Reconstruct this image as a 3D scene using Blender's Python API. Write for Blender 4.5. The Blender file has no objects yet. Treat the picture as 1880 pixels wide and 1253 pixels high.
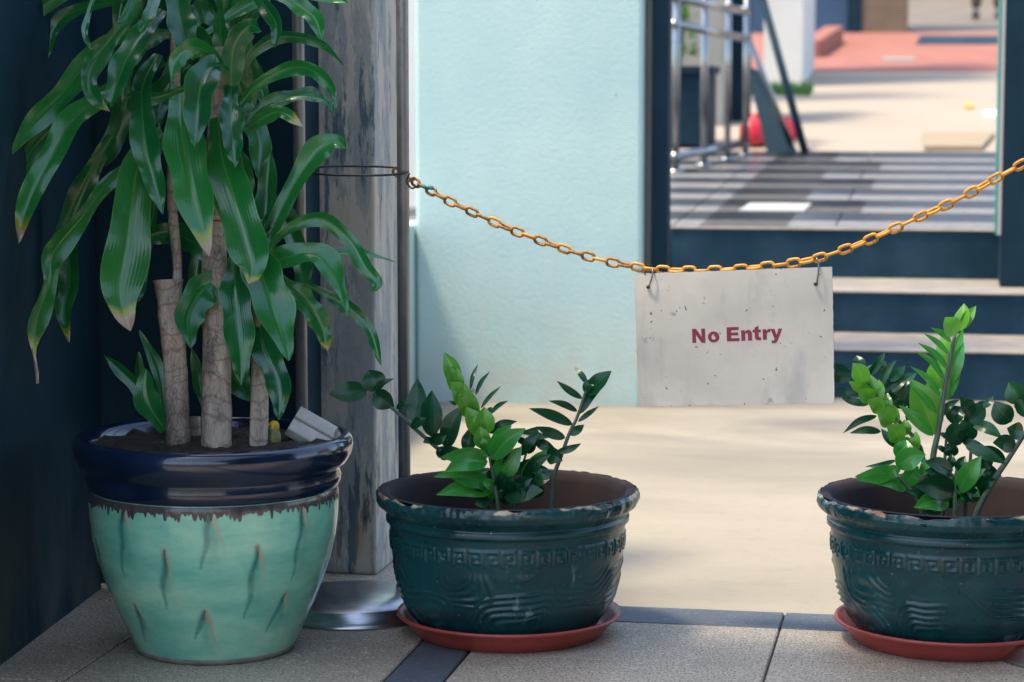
import bpy, bmesh, math, random
from mathutils import Vector, Matrix, noise as mnoise
random.seed(11)
R = math.radians
sc = bpy.context.scene
COL = sc.collection

# ------------------------------------------------------------------ camera
F = 4250.0                       # focal length in photograph pixels (1880 wide)
CAMZ = 0.95
YAW, PITCH = R(10.6), R(6.0)
cd = bpy.data.cameras.new('camera')
cam = bpy.data.objects.new('camera', cd)
COL.objects.link(cam)
cam.location = (0, 0, CAMZ)
cam.rotation_euler = (math.pi/2 - PITCH, 0, YAW)
cd.sensor_width = 36.0
cd.lens = 36.0*F/1880.0
cd.clip_start = 0.05
cd.clip_end = 500
cd.dof.use_dof = True
cd.dof.focus_distance = 4.05
cd.dof.aperture_fstop = 5.4
sc.camera = cam

# ------------------------------------------------------------------ light
SUN_DIR = Vector((-0.36, -0.14, 0.92)).normalized()     # towards the sun
w = bpy.data.worlds.new('World'); sc.world = w; w.use_nodes = True
nt = w.node_tree
bgn = nt.nodes['Background']
sky = nt.nodes.new('ShaderNodeTexSky'); sky.sky_type = 'NISHITA'; sky.sun_disc = False
sky.sun_elevation = math.asin(SUN_DIR.z)
sky.sun_rotation = math.atan2(SUN_DIR.x, SUN_DIR.y)
sky.air_density = 1.0; sky.dust_density = 2.0; sky.ozone_density = 0.5
nt.links.new(sky.outputs[0], bgn.inputs[0]); bgn.inputs[1].default_value = 0.15
sl = bpy.data.lights.new('sun', 'SUN'); sl.energy = 2.0; sl.angle = R(9.0); sl.color = (1.0, 0.88, 0.66)
sun = bpy.data.objects.new('sun', sl); COL.objects.link(sun)
sun.rotation_euler = SUN_DIR.to_track_quat('Z', 'Y').to_euler()
sc.view_settings.view_transform = 'Standard'
sc.view_settings.look = 'None'
sc.view_settings.exposure = 1.65
sc.view_settings.gamma = 1.0

# ------------------------------------------------------------------ placing helpers
ROT = Matrix.Rotation(YAW, 3, 'Z') @ Matrix.Rotation(math.pi/2 - PITCH, 3, 'X')
FWD = ROT @ Vector((0, 0, -1)); RIGHT = ROT @ Vector((1, 0, 0)); UPV = ROT @ Vector((0, 1, 0))
EYE = Vector((0, 0, CAMZ))
def ray(px, py): return ROT @ Vector(((px-940)/F, -(py-626.5)/F, -1))
def at(px, py, d): return EYE + ray(px, py)*d                       # d metres into the scene
def at_z(px, py, z=0.0):
    r = ray(px, py); return EYE + r*((z-CAMZ)/r.z)
def at_y(px, py, y):
    r = ray(px, py); return EYE + r*(y/r.y)
def depth(p): return (p-EYE).dot(FWD)

# ------------------------------------------------------------------ object helpers
ORG = {}
def tag(o, label, cat, group=None, kind=None):
    if label: o['label'] = label
    if cat: o['category'] = cat
    if group: o['group'] = group
    if kind: o['kind'] = kind
    return o
def thing(name, label, cat, loc, group=None):
    o = bpy.data.objects.new(name, None); COL.objects.link(o)
    o.location = loc; o.empty_display_size = 0.05; ORG[o.name] = Vector(loc)
    return tag(o, label, cat, group)
def mk(name, vf, mat, parent=None, smooth=True, loc=None, mats=None):
    """mesh object from world-space verts/faces; loc = its own origin when top-level"""
    v, f = vf[0], vf[1]
    org = ORG[parent.name] if parent else Vector(loc if loc is not None else (0, 0, 0))
    me = bpy.data.meshes.new(name)
    me.from_pydata([tuple(Vector(p)-org) for p in v], [], f)
    if len(vf) > 2 and vf[2]:
        uv = me.uv_layers.new(name='UVMap')
        for l in me.loops: uv.data[l.index].uv = vf[2][l.vertex_index]
    for m in (mats or [mat]): me.materials.append(m)
    if len(vf) > 3 and vf[3]:
        for p, mi in zip(me.polygons, vf[3]): p.material_index = mi
    if smooth:
        me.polygons.foreach_set('use_smooth', [True]*len(me.polygons))
    me.update()
    o = bpy.data.objects.new(name, me); COL.objects.link(o)
    if parent: o.parent = parent; ORG[o.name] = org
    else: o.location = org; ORG[o.name] = org
    return o
def bevel(o, wd=0.004, seg=2):
    m = o.modifiers.new('bevel', 'BEVEL'); m.width = wd; m.segments = seg; m.limit_method = 'ANGLE'
    return o
def box(x0, x1, y0, y1, z0, z1):
    v = [Vector((x, y, z)) for z in (z0, z1) for y in (y0, y1) for x in (x0, x1)]
    f = [(0,2,3,1),(4,5,7,6),(0,1,5,4),(2,6,7,3),(0,4,6,2),(1,3,7,5)]
    return v, f
def prism(poly, ext):
    """closed polygon (world points) pushed along ext"""
    n = len(poly); v = [Vector(p) for p in poly] + [Vector(p)+ext for p in poly]
    f = [tuple(range(n-1, -1, -1)), tuple(range(n, 2*n))]
    f += [(i, (i+1) % n, n+(i+1) % n, n+i) for i in range(n)]
    return v, f
def lathe(profile, center, seg=64, fn=None, cap=True):
    v, f, uv = [], [], []
    cx, cy, cz = center
    for (r, z) in profile:
        for k in range(seg):
            a = 2*math.pi*k/seg
            rr, zz = (r, z) if fn is None else fn(r, z, a)
            v.append(Vector((cx+rr*math.cos(a), cy+rr*math.sin(a), cz+zz)))
    n = len(profile)
    for i in range(n-1):
        for k in range(seg):
            k2 = (k+1) % seg
            f.append((i*seg+k, i*seg+k2, (i+1)*seg+k2, (i+1)*seg+k))
    if cap: f.append(tuple(range(seg-1, -1, -1)))
    return v, f
def smooth_path(pts, n):
    """Catmull-Rom through pts, n samples"""
    P = [Vector(p) for p in pts]
    if len(P) == 2: return [P[0].lerp(P[1], i/(n-1)) for i in range(n)]
    P = [P[0]*2-P[1]] + P + [P[-1]*2-P[-2]]
    segs = len(P)-3; out = []
    for i in range(n):
        t = i/(n-1)*segs; k = min(int(t), segs-1); u = t-k
        a, b, c, d = P[k], P[k+1], P[k+2], P[k+3]
        out.append(0.5*((2*b)+(c-a)*u+(2*a-5*b+4*c-d)*u*u+(3*b-a-3*c+d)*u**3))
    return out
def tube(path, rad, seg=10, caps=True, closed=False):
    """rad: number or function of t (0..1)"""
    n = len(path); v, f, uv = [], [], []
    nrm = None
    for i, p in enumerate(path):
        if closed: t = path[(i+1) % n]-path[i-1]
        else: t = path[min(i+1, n-1)]-path[max(i-1, 0)]
        t = t.normalized()
        if nrm is None:
            nrm = t.cross(Vector((0.31, 0.9, 0.2))).normalized()
        nrm = (nrm - t*nrm.dot(t)).normalized(); b = t.cross(nrm)
        r = rad(i/(n-1), p) if callable(rad) else rad
        for k in range(seg):
            a = 2*math.pi*k/seg
            rr = r(a) if callable(r) else r
            v.append(p + (nrm*math.cos(a)+b*math.sin(a))*rr); uv.append((k/seg, i/(n-1)))
    for i in range(n if closed else n-1):
        for k in range(seg):
            j = (i+1) % n
            f.append((i*seg+k, i*seg+(k+1) % seg, j*seg+(k+1) % seg, j*seg+k))
    if caps and not closed:
        f.append(tuple(range(seg-1, -1, -1))); f.append(tuple((n-1)*seg+k for k in range(seg)))
    return v, f, uv
def join(*vfs):
    v, f = [], []
    for a in vfs:
        o = len(v); v += list(a[0]); f += [tuple(i+o for i in q) for q in a[1]]
    return v, f

# ------------------------------------------------------------------ materials
class NT:
    def __init__(s, name):
        s.m = bpy.data.materials.new(name); s.m.use_nodes = True
        s.t = s.m.node_tree; s.b = s.t.nodes['Principled BSDF']
        s.co = s.t.nodes.new('ShaderNodeTexCoord')
    def n(s, kind, **kw):
        nd = s.t.nodes.new('ShaderNode'+kind)
        for k, v in kw.items(): setattr(nd, k, v)
        return nd
    def l(s, a, b): s.t.links.new(a, b)
    def mapping(s, scale=(1, 1, 1), src='Object', rot=(0, 0, 0)):
        mp = s.n('Mapping'); s.l(s.co.outputs[src], mp.inputs[0])
        mp.inputs['Scale'].default_value = scale; mp.inputs['Rotation'].default_value = rot
        return mp.outputs[0]
    def noise(s, scale, vec=None, detail=5, rough=0.6, dist=0.0):
        nd = s.n('TexNoise'); nd.inputs['Scale'].default_value = scale
        nd.inputs['Detail'].default_value = detail; nd.inputs['Roughness'].default_value = rough
        nd.inputs['Distortion'].default_value = dist
        s.l(vec if vec is not None else s.co.outputs['Object'], nd.inputs['Vector'])
        return nd.outputs['Fac']
    def ramp(s, fac, stops, interp='LINEAR'):
        nd = s.n('ValToRGB'); cr = nd.color_ramp; cr.interpolation = interp
        while len(cr.elements) < len(stops): cr.elements.new(0.5)
        for e, (p, c) in zip(cr.elements, stops):
            e.position = p; e.color = (*c, 1) if not isinstance(c, (int, float)) else (c, c, c, 1)
        s.l(fac, nd.inputs[0]); return nd.outputs[0]
    def mix(s, fac, a, b, mode='MIX'):
        nd = s.n('Mix', data_type='RGBA', blend_type=mode)
        for i, x in ((0, fac), (6, a), (7, b)):
            if hasattr(x, 'is_output') or hasattr(x, 'node'): s.l(x, nd.inputs[i])
            else: nd.inputs[i].default_value = x if i == 0 else (*x, 1)
        return nd.outputs[2]
    def math(s, op, a, b=None):
        nd = s.n('Math', operation=op)
        for i, x in ((0, a), (1, b)):
            if x is None: continue
            if hasattr(x, 'node'): s.l(x, nd.inputs[i])
            else: nd.inputs[i].default_value = x
        return nd.outputs[0]
    def sep(s, src='Object'):
        nd = s.n('SeparateXYZ'); s.l(s.co.outputs[src], nd.inputs[0]); return nd.outputs
    def bump(s, h, strength=0.3, dist=0.01):
        nd = s.n('Bump'); nd.inputs['Strength'].default_value = strength; nd.inputs['Distance'].default_value = dist
        s.l(h, nd.inputs['Height']); s.l(nd.outputs[0], s.b.inputs['Normal'])
    def col(s, c):
        if hasattr(c, 'node'): s.l(c, s.b.inputs['Base Color'])
        else: s.b.inputs['Base Color'].default_value = (*c, 1)
        return s
    def rough(s, r, metal=0.0, spec=0.5, coat=0.0):
        if hasattr(r, 'node'): s.l(r, s.b.inputs['Roughness'])
        else: s.b.inputs['Roughness'].default_value = r
        s.b.inputs['Metallic'].default_value = metal
        s.b.inputs['Specular IOR Level'].default_value = spec
        s.b.inputs['Coat Weight'].default_value = coat
        s.b.inputs['Coat Roughness'].default_value = 0.08
        return s
def simple(name, a, b=None, scale=8, rough=0.6, metal=0, bump=0.0, bscale=None, spec=0.5, coat=0, stretch=(1, 1, 1), lo=0.35, hi=0.65):
    k = NT(name); vec = k.mapping(stretch)
    nz = k.noise(scale, vec)
    k.col(k.ramp(nz, [(lo, a), (hi, b if b else a)])).rough(rough, metal, spec, coat)
    if bump: k.bump(k.noise(bscale or scale*4, vec), bump)
    return k.m

M = {}
# speckled granite floor tiles
def granite(name, base, dark, light):
    k = NT(name)
    big = k.noise(2.2, detail=4)
    c = k.mix(k.ramp(big, [(0.35, 0.0), (0.7, 1.0)]), base, tuple(x*0.55 for x in base))
    sp = k.noise(260, k.mapping((1, 0.55, 1)), detail=2, rough=0.7)
    c = k.mix(k.ramp(sp, [(0.50, 0.0), (0.60, 0.85)]), c, dark)
    sp2 = k.noise(190, k.mapping((0.6, 1, 1)), detail=2)
    c = k.mix(k.ramp(sp2, [(0.6, 0.0), (0.68, 0.6)]), c, light)
    k.col(c).rough(k.ramp(big, [(0.3, 0.5), (0.7, 0.7)])); k.bump(sp, 0.25, 0.002)
    return k.m
M['tile'] = granite('granite_tile', (0.52, 0.435, 0.32), (0.11, 0.10, 0.09), (0.80, 0.69, 0.53))
M['tile_dark'] = granite('slate_tile', (0.105, 0.125, 0.15), (0.05, 0.06, 0.075), (0.2, 0.21, 0.23))
M['mortar'] = simple('mortar', (0.09, 0.085, 0.08), (0.14, 0.13, 0.12), 30, 0.9)
# pale courtyard screed
k = NT('pale_concrete')
a = k.noise(0.9, k.mapping((0.6, 1.6, 1)), detail=6); b_ = k.noise(30, detail=4)
c = k.ramp(a, [(0.28, (0.20, 0.177, 0.137)), (0.5, (0.268, 0.236, 0.178)), (0.74, (0.30, 0.262, 0.20))])
c = k.mix(k.ramp(b_, [(0.45, 0.0), (0.75, 0.35)]), c, (0.25, 0.2, 0.145))
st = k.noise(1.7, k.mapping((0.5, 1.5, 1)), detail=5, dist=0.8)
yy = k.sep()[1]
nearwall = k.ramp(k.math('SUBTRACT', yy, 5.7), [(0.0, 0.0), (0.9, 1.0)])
stain_shade = k.math('MULTIPLY', k.ramp(st, [(0.40, 0.0), (0.62, 0.7)]), nearwall)  # floor stains, with the grey shading along the wall painted in
c = k.mix(stain_shade, c, (0.12, 0.105, 0.09))
c = k.mix(k.ramp(k.noise(11, detail=9, rough=0.75), [(0.52, 0.0), (0.72, 0.4)]), c, (0.17, 0.15, 0.12))
c = k.mix(k.ramp(k.noise(130, detail=2), [(0.68, 0.0), (0.74, 0.5)]), c, (0.12, 0.1, 0.08))
vs = k.n('TexVoronoi'); vs.inputs['Scale'].default_value = 9.0; k.l(k.co.outputs['Object'], vs.inputs['Vector'])
c = k.mix(k.ramp(vs.outputs['Distance'], [(0.02, 0.6), (0.05, 0.0)]), c, (0.12, 0.1, 0.08))
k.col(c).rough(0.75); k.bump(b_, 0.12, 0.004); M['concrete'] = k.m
# painted plaster (pale cyan)
k = NT('cyan_plaster')
big = k.noise(1.6, detail=6); c = k.ramp(big, [(0.3, (0.36, 0.52, 0.505)), (0.7, (0.48, 0.61, 0.57))])
drip = k.noise(5, k.mapping((1.5, 1, 0.25)), detail=4)
c = k.mix(k.ramp(drip, [(0.58, 0.0), (0.78, 0.35)]), c, (0.46, 0.53, 0.47))
z = k.sep()[2]
low = k.math('MULTIPLY', k.ramp(z, [(0.0, 1.0), (0.35, 0.0)]), k.ramp(k.noise(7, detail=6), [(0.4, 0.0), (0.6, 1.0)]))
c = k.mix(k.math('MULTIPLY', low, 0.6), c, (0.42, 0.42, 0.35))
chip = k.noise(9, detail=2); c = k.mix(k.ramp(chip, [(0.745, 0.0), (0.76, 0.8)]), c, (0.12, 0.17, 0.2))
k.col(c).rough(0.8)
k.bump(k.mix(0.5, k.noise(70, detail=4), k.noise(150, detail=3)), 0.35, 0.010); M['cyan'] = k.m
# walls with grime; the navy of the shadowed corner is put into their colour
k = NT('navy_shade_wall')
nz = k.noise(3.5, detail=6); c = k.ramp(nz, [(0.3, (0.0025, 0.024, 0.040)), (0.7, (0.006, 0.036, 0.054))])
z = k.sep()[2]
gr = k.math('MULTIPLY', k.ramp(k.noise(6, k.mapping((1, 1, 0.4)), detail=7), [(0.42, 0.0), (0.66, 1.0)]), k.ramp(z, [(0.02, 1.0), (0.4, 0.0)]))
c = k.mix(k.math('MULTIPLY', gr, 0.8), c, (0.10, 0.12, 0.11))
k.col(c).rough(0.65, spec=0.2); k.bump(k.noise(60), 0.12, 0.004); M['navy'] = k.m
# weathered pillar with peeling paint
k = NT('peeling_paint')
v1 = k.mapping((13, 13, 2.0)); n1 = k.noise(1.5, v1, detail=12, rough=0.72, dist=0.15)
n2 = k.noise(2.0, k.mapping((8, 8, 1.9)), detail=12, rough=0.7); n3 = k.noise(22, k.mapping((1, 1, 0.45)), detail=12, rough=0.8)
c = k.ramp(n3, [(0.25, (0.13, 0.145, 0.15)), (0.45, (0.31, 0.32, 0.31)), (0.75, (0.45, 0.45, 0.425))])
c = k.mix(k.ramp(n2, [(0.50, 0.0), (0.53, 1.0)]), c, (0.50, 0.47, 0.40))
c = k.mix(k.ramp(n1, [(0.555, 0.0), (0.59, 0.9)]), c, (0.075, 0.13, 0.165))
c = k.mix(k.ramp(k.noise(2.3, v1, detail=9), [(0.61, 0.0), (0.66, 0.6)]), c, (0.03, 0.04, 0.05))
c = k.mix(k.ramp(k.noise(1.2, k.mapping((14, 14, 3))), [(0.60, 0.0), (0.75, 0.6)]), c, (0.42, 0.26, 0.07))
k.col(c).rough(0.9, spec=0.12); k.bump(k.mix(0.5, n1, n3), 0.6, 0.004); M['peel'] = k.m
# metals
k = NT('worn_steel')
n1 = k.noise(14, k.mapping((1, 1, 0.5)), detail=8); c = k.ramp(n1, [(0.35, (0.20, 0.215, 0.23)), (0.58, (0.30, 0.31, 0.315)), (0.70, (0.17, 0.115, 0.085))])
k.col(c).rough(k.ramp(n1, [(0.3, 0.3), (0.7, 0.55)]), metal=0.6); k.bump(k.noise(200), 0.1, 0.001); M['steel'] = k.m
M['disc'] = simple('brushed_steel', (0.38, 0.40, 0.42), (0.55, 0.56, 0.57), 30, 0.3, 1.0, stretch=(1, 1, 12))
M['wire'] = simple('black_wire', (0.012, 0.012, 0.014), None, 10, 0.4)
M['hook'] = simple('hook_wire', (0.12, 0.12, 0.12), (0.3, 0.3, 0.3), 60, 0.35, 0.9)
M['galv'] = simple('perforated_galvanised', (0.42, 0.45, 0.46), (0.52, 0.54, 0.54), 30, 0.45, 0.6)
M['hole'] = simple('hole_dark', (0.03, 0.035, 0.04), None, 10, 0.9)
M['rail'] = simple('rail_steel', (0.26, 0.27, 0.28), (0.36, 0.36, 0.35), 12, 0.25, 1.0)
# chain
k = NT('yellow_chain_paint')
oi = k.n('ObjectInfo'); n1 = k.noise(160, detail=5); n2 = k.noise(55, detail=3)
c = k.mix(oi.outputs['Random'], (0.72, 0.27, 0.012), (0.80, 0.36, 0.02))
wear = k.math('ADD', k.ramp(n1, [(0.60, 0.0), (0.68, 1.0)]), k.math('MULTIPLY', k.ramp(n2, [(0.55, 0.0), (0.7, 0.8)]), oi.outputs['Random']))
c = k.mix(wear, c, (0.11, 0.05, 0.02)); k.col(c).rough(0.38); k.bump(n1, 0.15, 0.001); M['chain'] = k.m
M['chain_shaded'] = simple('shaded_chain_paint', (0.10, 0.045, 0.015), (0.52, 0.22, 0.015), 90, 0.5, bump=0.2)  # darker brown copy: shade on the left links put into the colour
M['sleeve'] = simple('teal_plastic', (0.01, 0.22, 0.25), (0.015, 0.26, 0.28), 30, 0.35)
# sign
k = NT('sign_board')
n1 = k.noise(9, detail=6); c = k.ramp(n1, [(0.3, (0.53, 0.485, 0.42)), (0.7, (0.66, 0.605, 0.53))])
c = k.mix(k.ramp(k.noise(14, k.mapping((1, 1, 0.4)), detail=6), [(0.53, 0.0), (0.70, 0.65)]), c, (0.36, 0.36, 0.34))
c = k.mix(k.ramp(k.noise(24, detail=5), [(0.655, 0.0), (0.70, 0.75)]), c, (0.26, 0.28, 0.29))
c = k.mix(k.ramp(k.noise(75, detail=2), [(0.70, 0.0), (0.73, 0.9)]), c, (0.07, 0.07, 0.075))
k.col(c).rough(0.6); k.bump(k.noise(120, k.mapping((0.3, 0.3, 3))), 0.12, 0.001); M['sign'] = k.m
M['edge'] = simple('sign_edge', (0.12, 0.13, 0.14), (0.3, 0.3, 0.3), 60, 0.8)
k = NT('maroon_stencil'); c = k.ramp(k.noise(150), [(0.3, (0.21, 0.012, 0.04)), (0.75, (0.27, 0.03, 0.07))]); k.col(c).rough(0.6); M['maroon'] = k.m
# plants
def leafmat(name, a, b, rib, tip=None, yel=0.92, rough=0.3, trans=0.22, vein=60, spec=0.7, coat=0.25):
    k = NT(name); u = k.sep('UV'); oi = k.n('ObjectInfo')
    c = k.mix(oi.outputs['Random'], a, b)
    across = k.math('ABSOLUTE', k.math('SUBTRACT', u[0], 0.5))
    c = k.mix(k.ramp(k.noise(12, detail=4), [(0.35, 0.0), (0.7, 0.35)]), c, tuple(min(1, x*1.5) for x in b))
    st = k.n('TexWave', wave_type='BANDS', bands_direction='X'); st.inputs['Scale'].default_value = 4.0; st.inputs['Distortion'].default_value = 0.6
    k.l(k.co.outputs['UV'], st.inputs['Vector'])
    c = k.mix(k.math('MULTIPLY', st.outputs['Fac'], 0.06), c, tuple(min(1, x*1.7) for x in b))
    c = k.mix(k.ramp(across, [(0.012, 0.65), (0.045, 0.0)]), c, rib)
    c = k.mix(k.ramp(across, [(0.465, 0.0), (0.495, 0.6)]), c, rib)
    if tip:
        vv = k.math('ADD', u[1], k.math('MULTIPLY', k.math('SUBTRACT', k.noise(25), 0.5), 0.06))
        vv = k.math('ADD', vv, k.math('MULTIPLY', across, 0.08))
        vv = k.math('ADD', vv, k.math('MULTIPLY', oi.outputs['Random'], 0.07))
        c = k.mix(k.ramp(vv, [(yel, 0.0), (yel+.06, 0.9)]), c, (0.42, 0.42, 0.02))
        c = k.mix(k.ramp(vv, [(yel+.075, 0.0), (yel+.09, 1.0)]), c, tip)
    k.col(c).rough(rough, spec=spec, coat=coat)
    k.bump(k.mix(0.75, st.outputs['Fac'], k.noise(30, detail=3)), 0.10, 0.004)
    tr = k.n('BsdfTranslucent'); mx = k.n('MixShader'); mx.inputs[0].default_value = trans
    k.l(c, tr.inputs[0]); k.l(k.b.outputs[0], mx.inputs[1]); k.l(tr.outputs[0], mx.inputs[2])
    k.l(mx.outputs[0], k.t.nodes['Material Output'].inputs[0])
    return k.m
M['drac'] = leafmat('strap_leaf', (0.003, 0.075, 0.022), (0.016, 0.185, 0.034), (0.08, 0.27, 0.05), rough=0.22)
M['drac_tip'] = leafmat('strap_leaf_dry_tip', (0.005, 0.11, 0.025), (0.025, 0.22, 0.036), (0.10, 0.28, 0.05), tip=(0.50, 0.36, 0.23), rough=0.22)
M['drac_yellow'] = leafmat('strap_leaf_yellow_tip', (0.006, 0.10, 0.025), (0.026, 0.18, 0.032), (0.12, 0.31, 0.05), tip=(0.50, 0.36, 0.23), rough=0.22, yel=0.87)
M['young'] = leafmat('young_leaflet', (0.055, 0.25, 0.018), (0.105, 0.335, 0.028), (0.19, 0.42, 0.07), rough=0.3, trans=0.35)
M['fresh'] = leafmat('fresh_leaflet', (0.025, 0.21, 0.03), (0.04, 0.27, 0.03), (0.12, 0.34, 0.07), rough=0.27, trans=0.25)
M['mature'] = leafmat('mature_leaflet', (0.003, 0.040, 0.016), (0.007, 0.060, 0.020), (0.02, 0.10, 0.035), rough=0.26, trans=0.10, spec=0.4, coat=0.0)
M['zstem'] = simple('green_stem', (0.03, 0.06, 0.04), (0.07, 0.11, 0.07), 30, 0.5)
k = NT('cane_bark')
u = k.sep('UV'); n1 = k.noise(22, k.mapping((1, 1, 0.35)), detail=8, dist=0.4); n2 = k.noise(60, k.mapping((1, 1, 0.2)), detail=4)
c = k.ramp(n1, [(0.3, (0.13, 0.10, 0.08)), (0.5, (0.40, 0.31, 0.235)), (0.7, (0.60, 0.48, 0.37))])
vor = k.n('TexVoronoi', feature='DISTANCE_TO_EDGE'); vor.inputs['Scale'].default_value = 42
wp = k.n('Mix', data_type='RGBA'); wp.inputs[0].default_value = 0.06; k.l(k.mapping((2.6, 2.6, 1.1)), wp.inputs[6]); nn_ = k.n('TexNoise'); nn_.inputs['Scale'].default_value = 25; k.l(k.co.outputs['Object'], nn_.inputs['Vector']); k.l(nn_.outputs['Color'], wp.inputs[7])
k.l(wp.outputs[2], vor.inputs['Vector'])
crack = k.ramp(vor.outputs['Distance'], [(0.0, 1.0), (0.08, 0.0)])
c = k.mix(k.math('MULTIPLY', crack, k.ramp(n1, [(0.35, 0.9), (0.6, 0.2)])), c, (0.06, 0.045, 0.035))
rg_ = k.n('TexWave', wave_type='BANDS', bands_direction='Z'); rg_.inputs['Scale'].default_value = 10; rg_.inputs['Distortion'].default_value = 11; rg_.inputs['Detail'].default_value = 5
k.l(k.co.outputs['Object'], rg_.inputs['Vector'])
c = k.mix(k.ramp(rg_.outputs['Fac'], [(0.02, 0.5), (0.10, 0.0)]), c, (0.14, 0.10, 0.08))
k.col(c).rough(0.85); k.bump(k.mix(0.5, n1, vor.outputs['Distance']), 0.7, 0.006); M['bark'] = k.m
k = NT('soil'); n1 = k.noise(60, detail=6); k.col(k.ramp(n1, [(0.3, (0.012, 0.009, 0.008)), (0.62, (0.05, 0.035, 0.025)), (0.8, (0.16, 0.12, 0.08))])).rough(0.95); k.bump(n1, 1.0, 0.015); M['soil'] = k.m
# glazed pots
k = NT('turquoise_glaze')
n1 = k.noise(7, k.mapping((1, 1, 2.2)), detail=6); n2 = k.noise(60, detail=4)
c = k.ramp(n1, [(0.28, (0.10, 0.40, 0.29)), (0.5, (0.22, 0.54, 0.385)), (0.75, (0.43, 0.69, 0.48))])
c = k.mix(k.ramp(n2, [(0.62, 0.0), (0.8, 0.3)]), c, (0.06, 0.22, 0.19))
pa = k.n('Attribute'); pa.attribute_name = 'pool'; sp_ = k.n('SeparateColor'); k.l(pa.outputs['Color'], sp_.inputs[0])
c = k.mix(k.math('MULTIPLY', sp_.outputs[0], k.ramp(n2, [(0.3, 0.7), (0.7, 1.0)])), c, (0.012, 0.15, 0.125))
c = k.mix(sp_.outputs[1], c, (0.42, 0.36, 0.22)); c = k.mix(sp_.outputs[2], c, (0.02, 0.04, 0.045))
k.col(c).rough(0.22, coat=0.5); k.bump(n2, 0.05, 0.002); M['turq'] = k.m
M['navyglaze'] = simple('navy_glaze', (0.002, 0.008, 0.024), (0.008, 0.020, 0.055), 9, 0.16, coat=0.6, bump=0.05, bscale=60)
k = NT('drip_glaze'); k.col(k.ramp(k.noise(50, k.mapping((1, 1, 0.3))), [(0.3, (0.035, 0.03, 0.035)), (0.7, (0.11, 0.085, 0.085))])).rough(0.22, coat=0.4); M['drip'] = k.m
M['teal_mark'] = simple('teal_glaze_pool', (0.01, 0.13, 0.12), (0.03, 0.23, 0.19), 40, 0.2, coat=0.4)
M['tan_mark'] = simple('thin_tan_glaze', (0.33, 0.27, 0.16), (0.25, 0.36, 0.25), 35, 0.3)
M['foot'] = simple('raw_clay_foot', (0.14, 0.14, 0.11), (0.24, 0.22, 0.17), 40, 0.8)
k = NT('dark_green_glaze')
n1 = k.noise(10, detail=5); c = k.ramp(n1, [(0.3, (0.002, 0.028, 0.035)), (0.7, (0.005, 0.062, 0.066))])
sp = k.math('ADD', k.noise(130, detail=3), k.math('MULTIPLY', k.math('SUBTRACT', k.noise(7), 0.5), 0.25)); c = k.mix(k.ramp(sp, [(0.69, 0.0), (0.75, 0.6)]), c, (0.35, 0.42, 0.40))
scr = k.noise(30, k.mapping((1, 1, 0.25)), detail=6); c = k.mix(k.math('MULTIPLY', k.ramp(scr, [(0.66, 0.0), (0.72, 0.6)]), k.ramp(k.noise(4), [(0.5, 0.0), (0.62, 1.0)])), c, (0.22, 0.32, 0.32))
z = k.sep()[2]
rimz = k.ramp(k.math('ADD', z, k.math('MULTIPLY', k.math('SUBTRACT', k.noise(22, detail=5), 0.5), 0.035)), [(0.2455, 0.0), (0.2475, 1.0)]); RIMNODE = rimz.node
ch = k.ramp(k.noise(9, detail=5), [(0.47, 0.0), (0.51, 1.0)])
chc = k.ramp(k.noise(12), [(0.35, (0.34, 0.13, 0.07)), (0.48, (0.46, 0.36, 0.23)), (0.7, (0.58, 0.48, 0.33))])
c = k.mix(k.math('MULTIPLY', rimz, ch), c, chc)
k.col(c).rough(k.ramp(n1, [(0.3, 0.18), (0.7, 0.36)]), spec=0.5, coat=0.0); k.bump(k.noise(45), 0.25, 0.003); M['greenpot'] = k.m
M['potinside'] = simple('bare_clay_inside', (0.007, 0.006, 0.009), (0.022, 0.011, 0.011), 12, 0.9)
M['saucer'] = simple('terracotta_plastic', (0.30, 0.045, 0.035), (0.36, 0.06, 0.045), 7, 0.4, bump=0.03)
M['plaster'] = simple('white_offcut', (0.42, 0.40, 0.34), (0.56, 0.53, 0.46), 30, 0.8, bump=0.1)
M['birdbody'] = simple('bird_grey_green', (0.10, 0.12, 0.06), (0.28, 0.26, 0.05), 60, 0.5)
M['birdhead'] = simple('bird_yellow', (0.55, 0.36, 0.01), (0.6, 0.42, 0.02), 40, 0.5)
M['ribbon'] = simple('red_tape', (0.5, 0.01, 0.02), None, 10, 0.5)
# far things
M['riser'] = simple('shadow_blue_riser', (0.006, 0.030, 0.052), (0.020, 0.055, 0.085), 5, 0.75, spec=0.2, bump=0.1, bscale=40, lo=0.4, hi=0.72)  # shadow on the risers put into this dark blue; the mat shares it
M['tread'] = simple('step_nosing', (0.19, 0.17, 0.145), (0.27, 0.235, 0.195), 12, 0.7, bump=0.1)
M['glosstile'] = simple('polished_dark_tile', (0.016, 0.022, 0.028), (0.03, 0.036, 0.042), 6, 0.3, spec=0.3)
M['paletile'] = simple('pale_rough_tile', (0.13, 0.125, 0.115), (0.19, 0.175, 0.16), 18, 0.5)
M['walk'] = simple('walkway_concrete', (0.29, 0.24, 0.18), (0.325, 0.27, 0.205), 0.6, 0.75, bump=0.1, bscale=40)
M['redbrick'] = simple('red_paving', (0.24, 0.085, 0.06), (0.30, 0.115, 0.08), 3, 0.75)
M['white'] = simple('white_render', (0.60, 0.585, 0.54), (0.68, 0.66, 0.61), 2, 0.8)
M['grey'] = simple('grey_render', (0.22, 0.215, 0.19), (0.28, 0.27, 0.24), 3, 0.8)
M['farblue'] = simple('blue_render', (0.02, 0.06, 0.115), (0.03, 0.08, 0.14), 3, 0.8)
M['brown'] = simple('brown_board', (0.13, 0.09, 0.055), (0.17, 0.12, 0.075), 6, 0.7)
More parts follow.
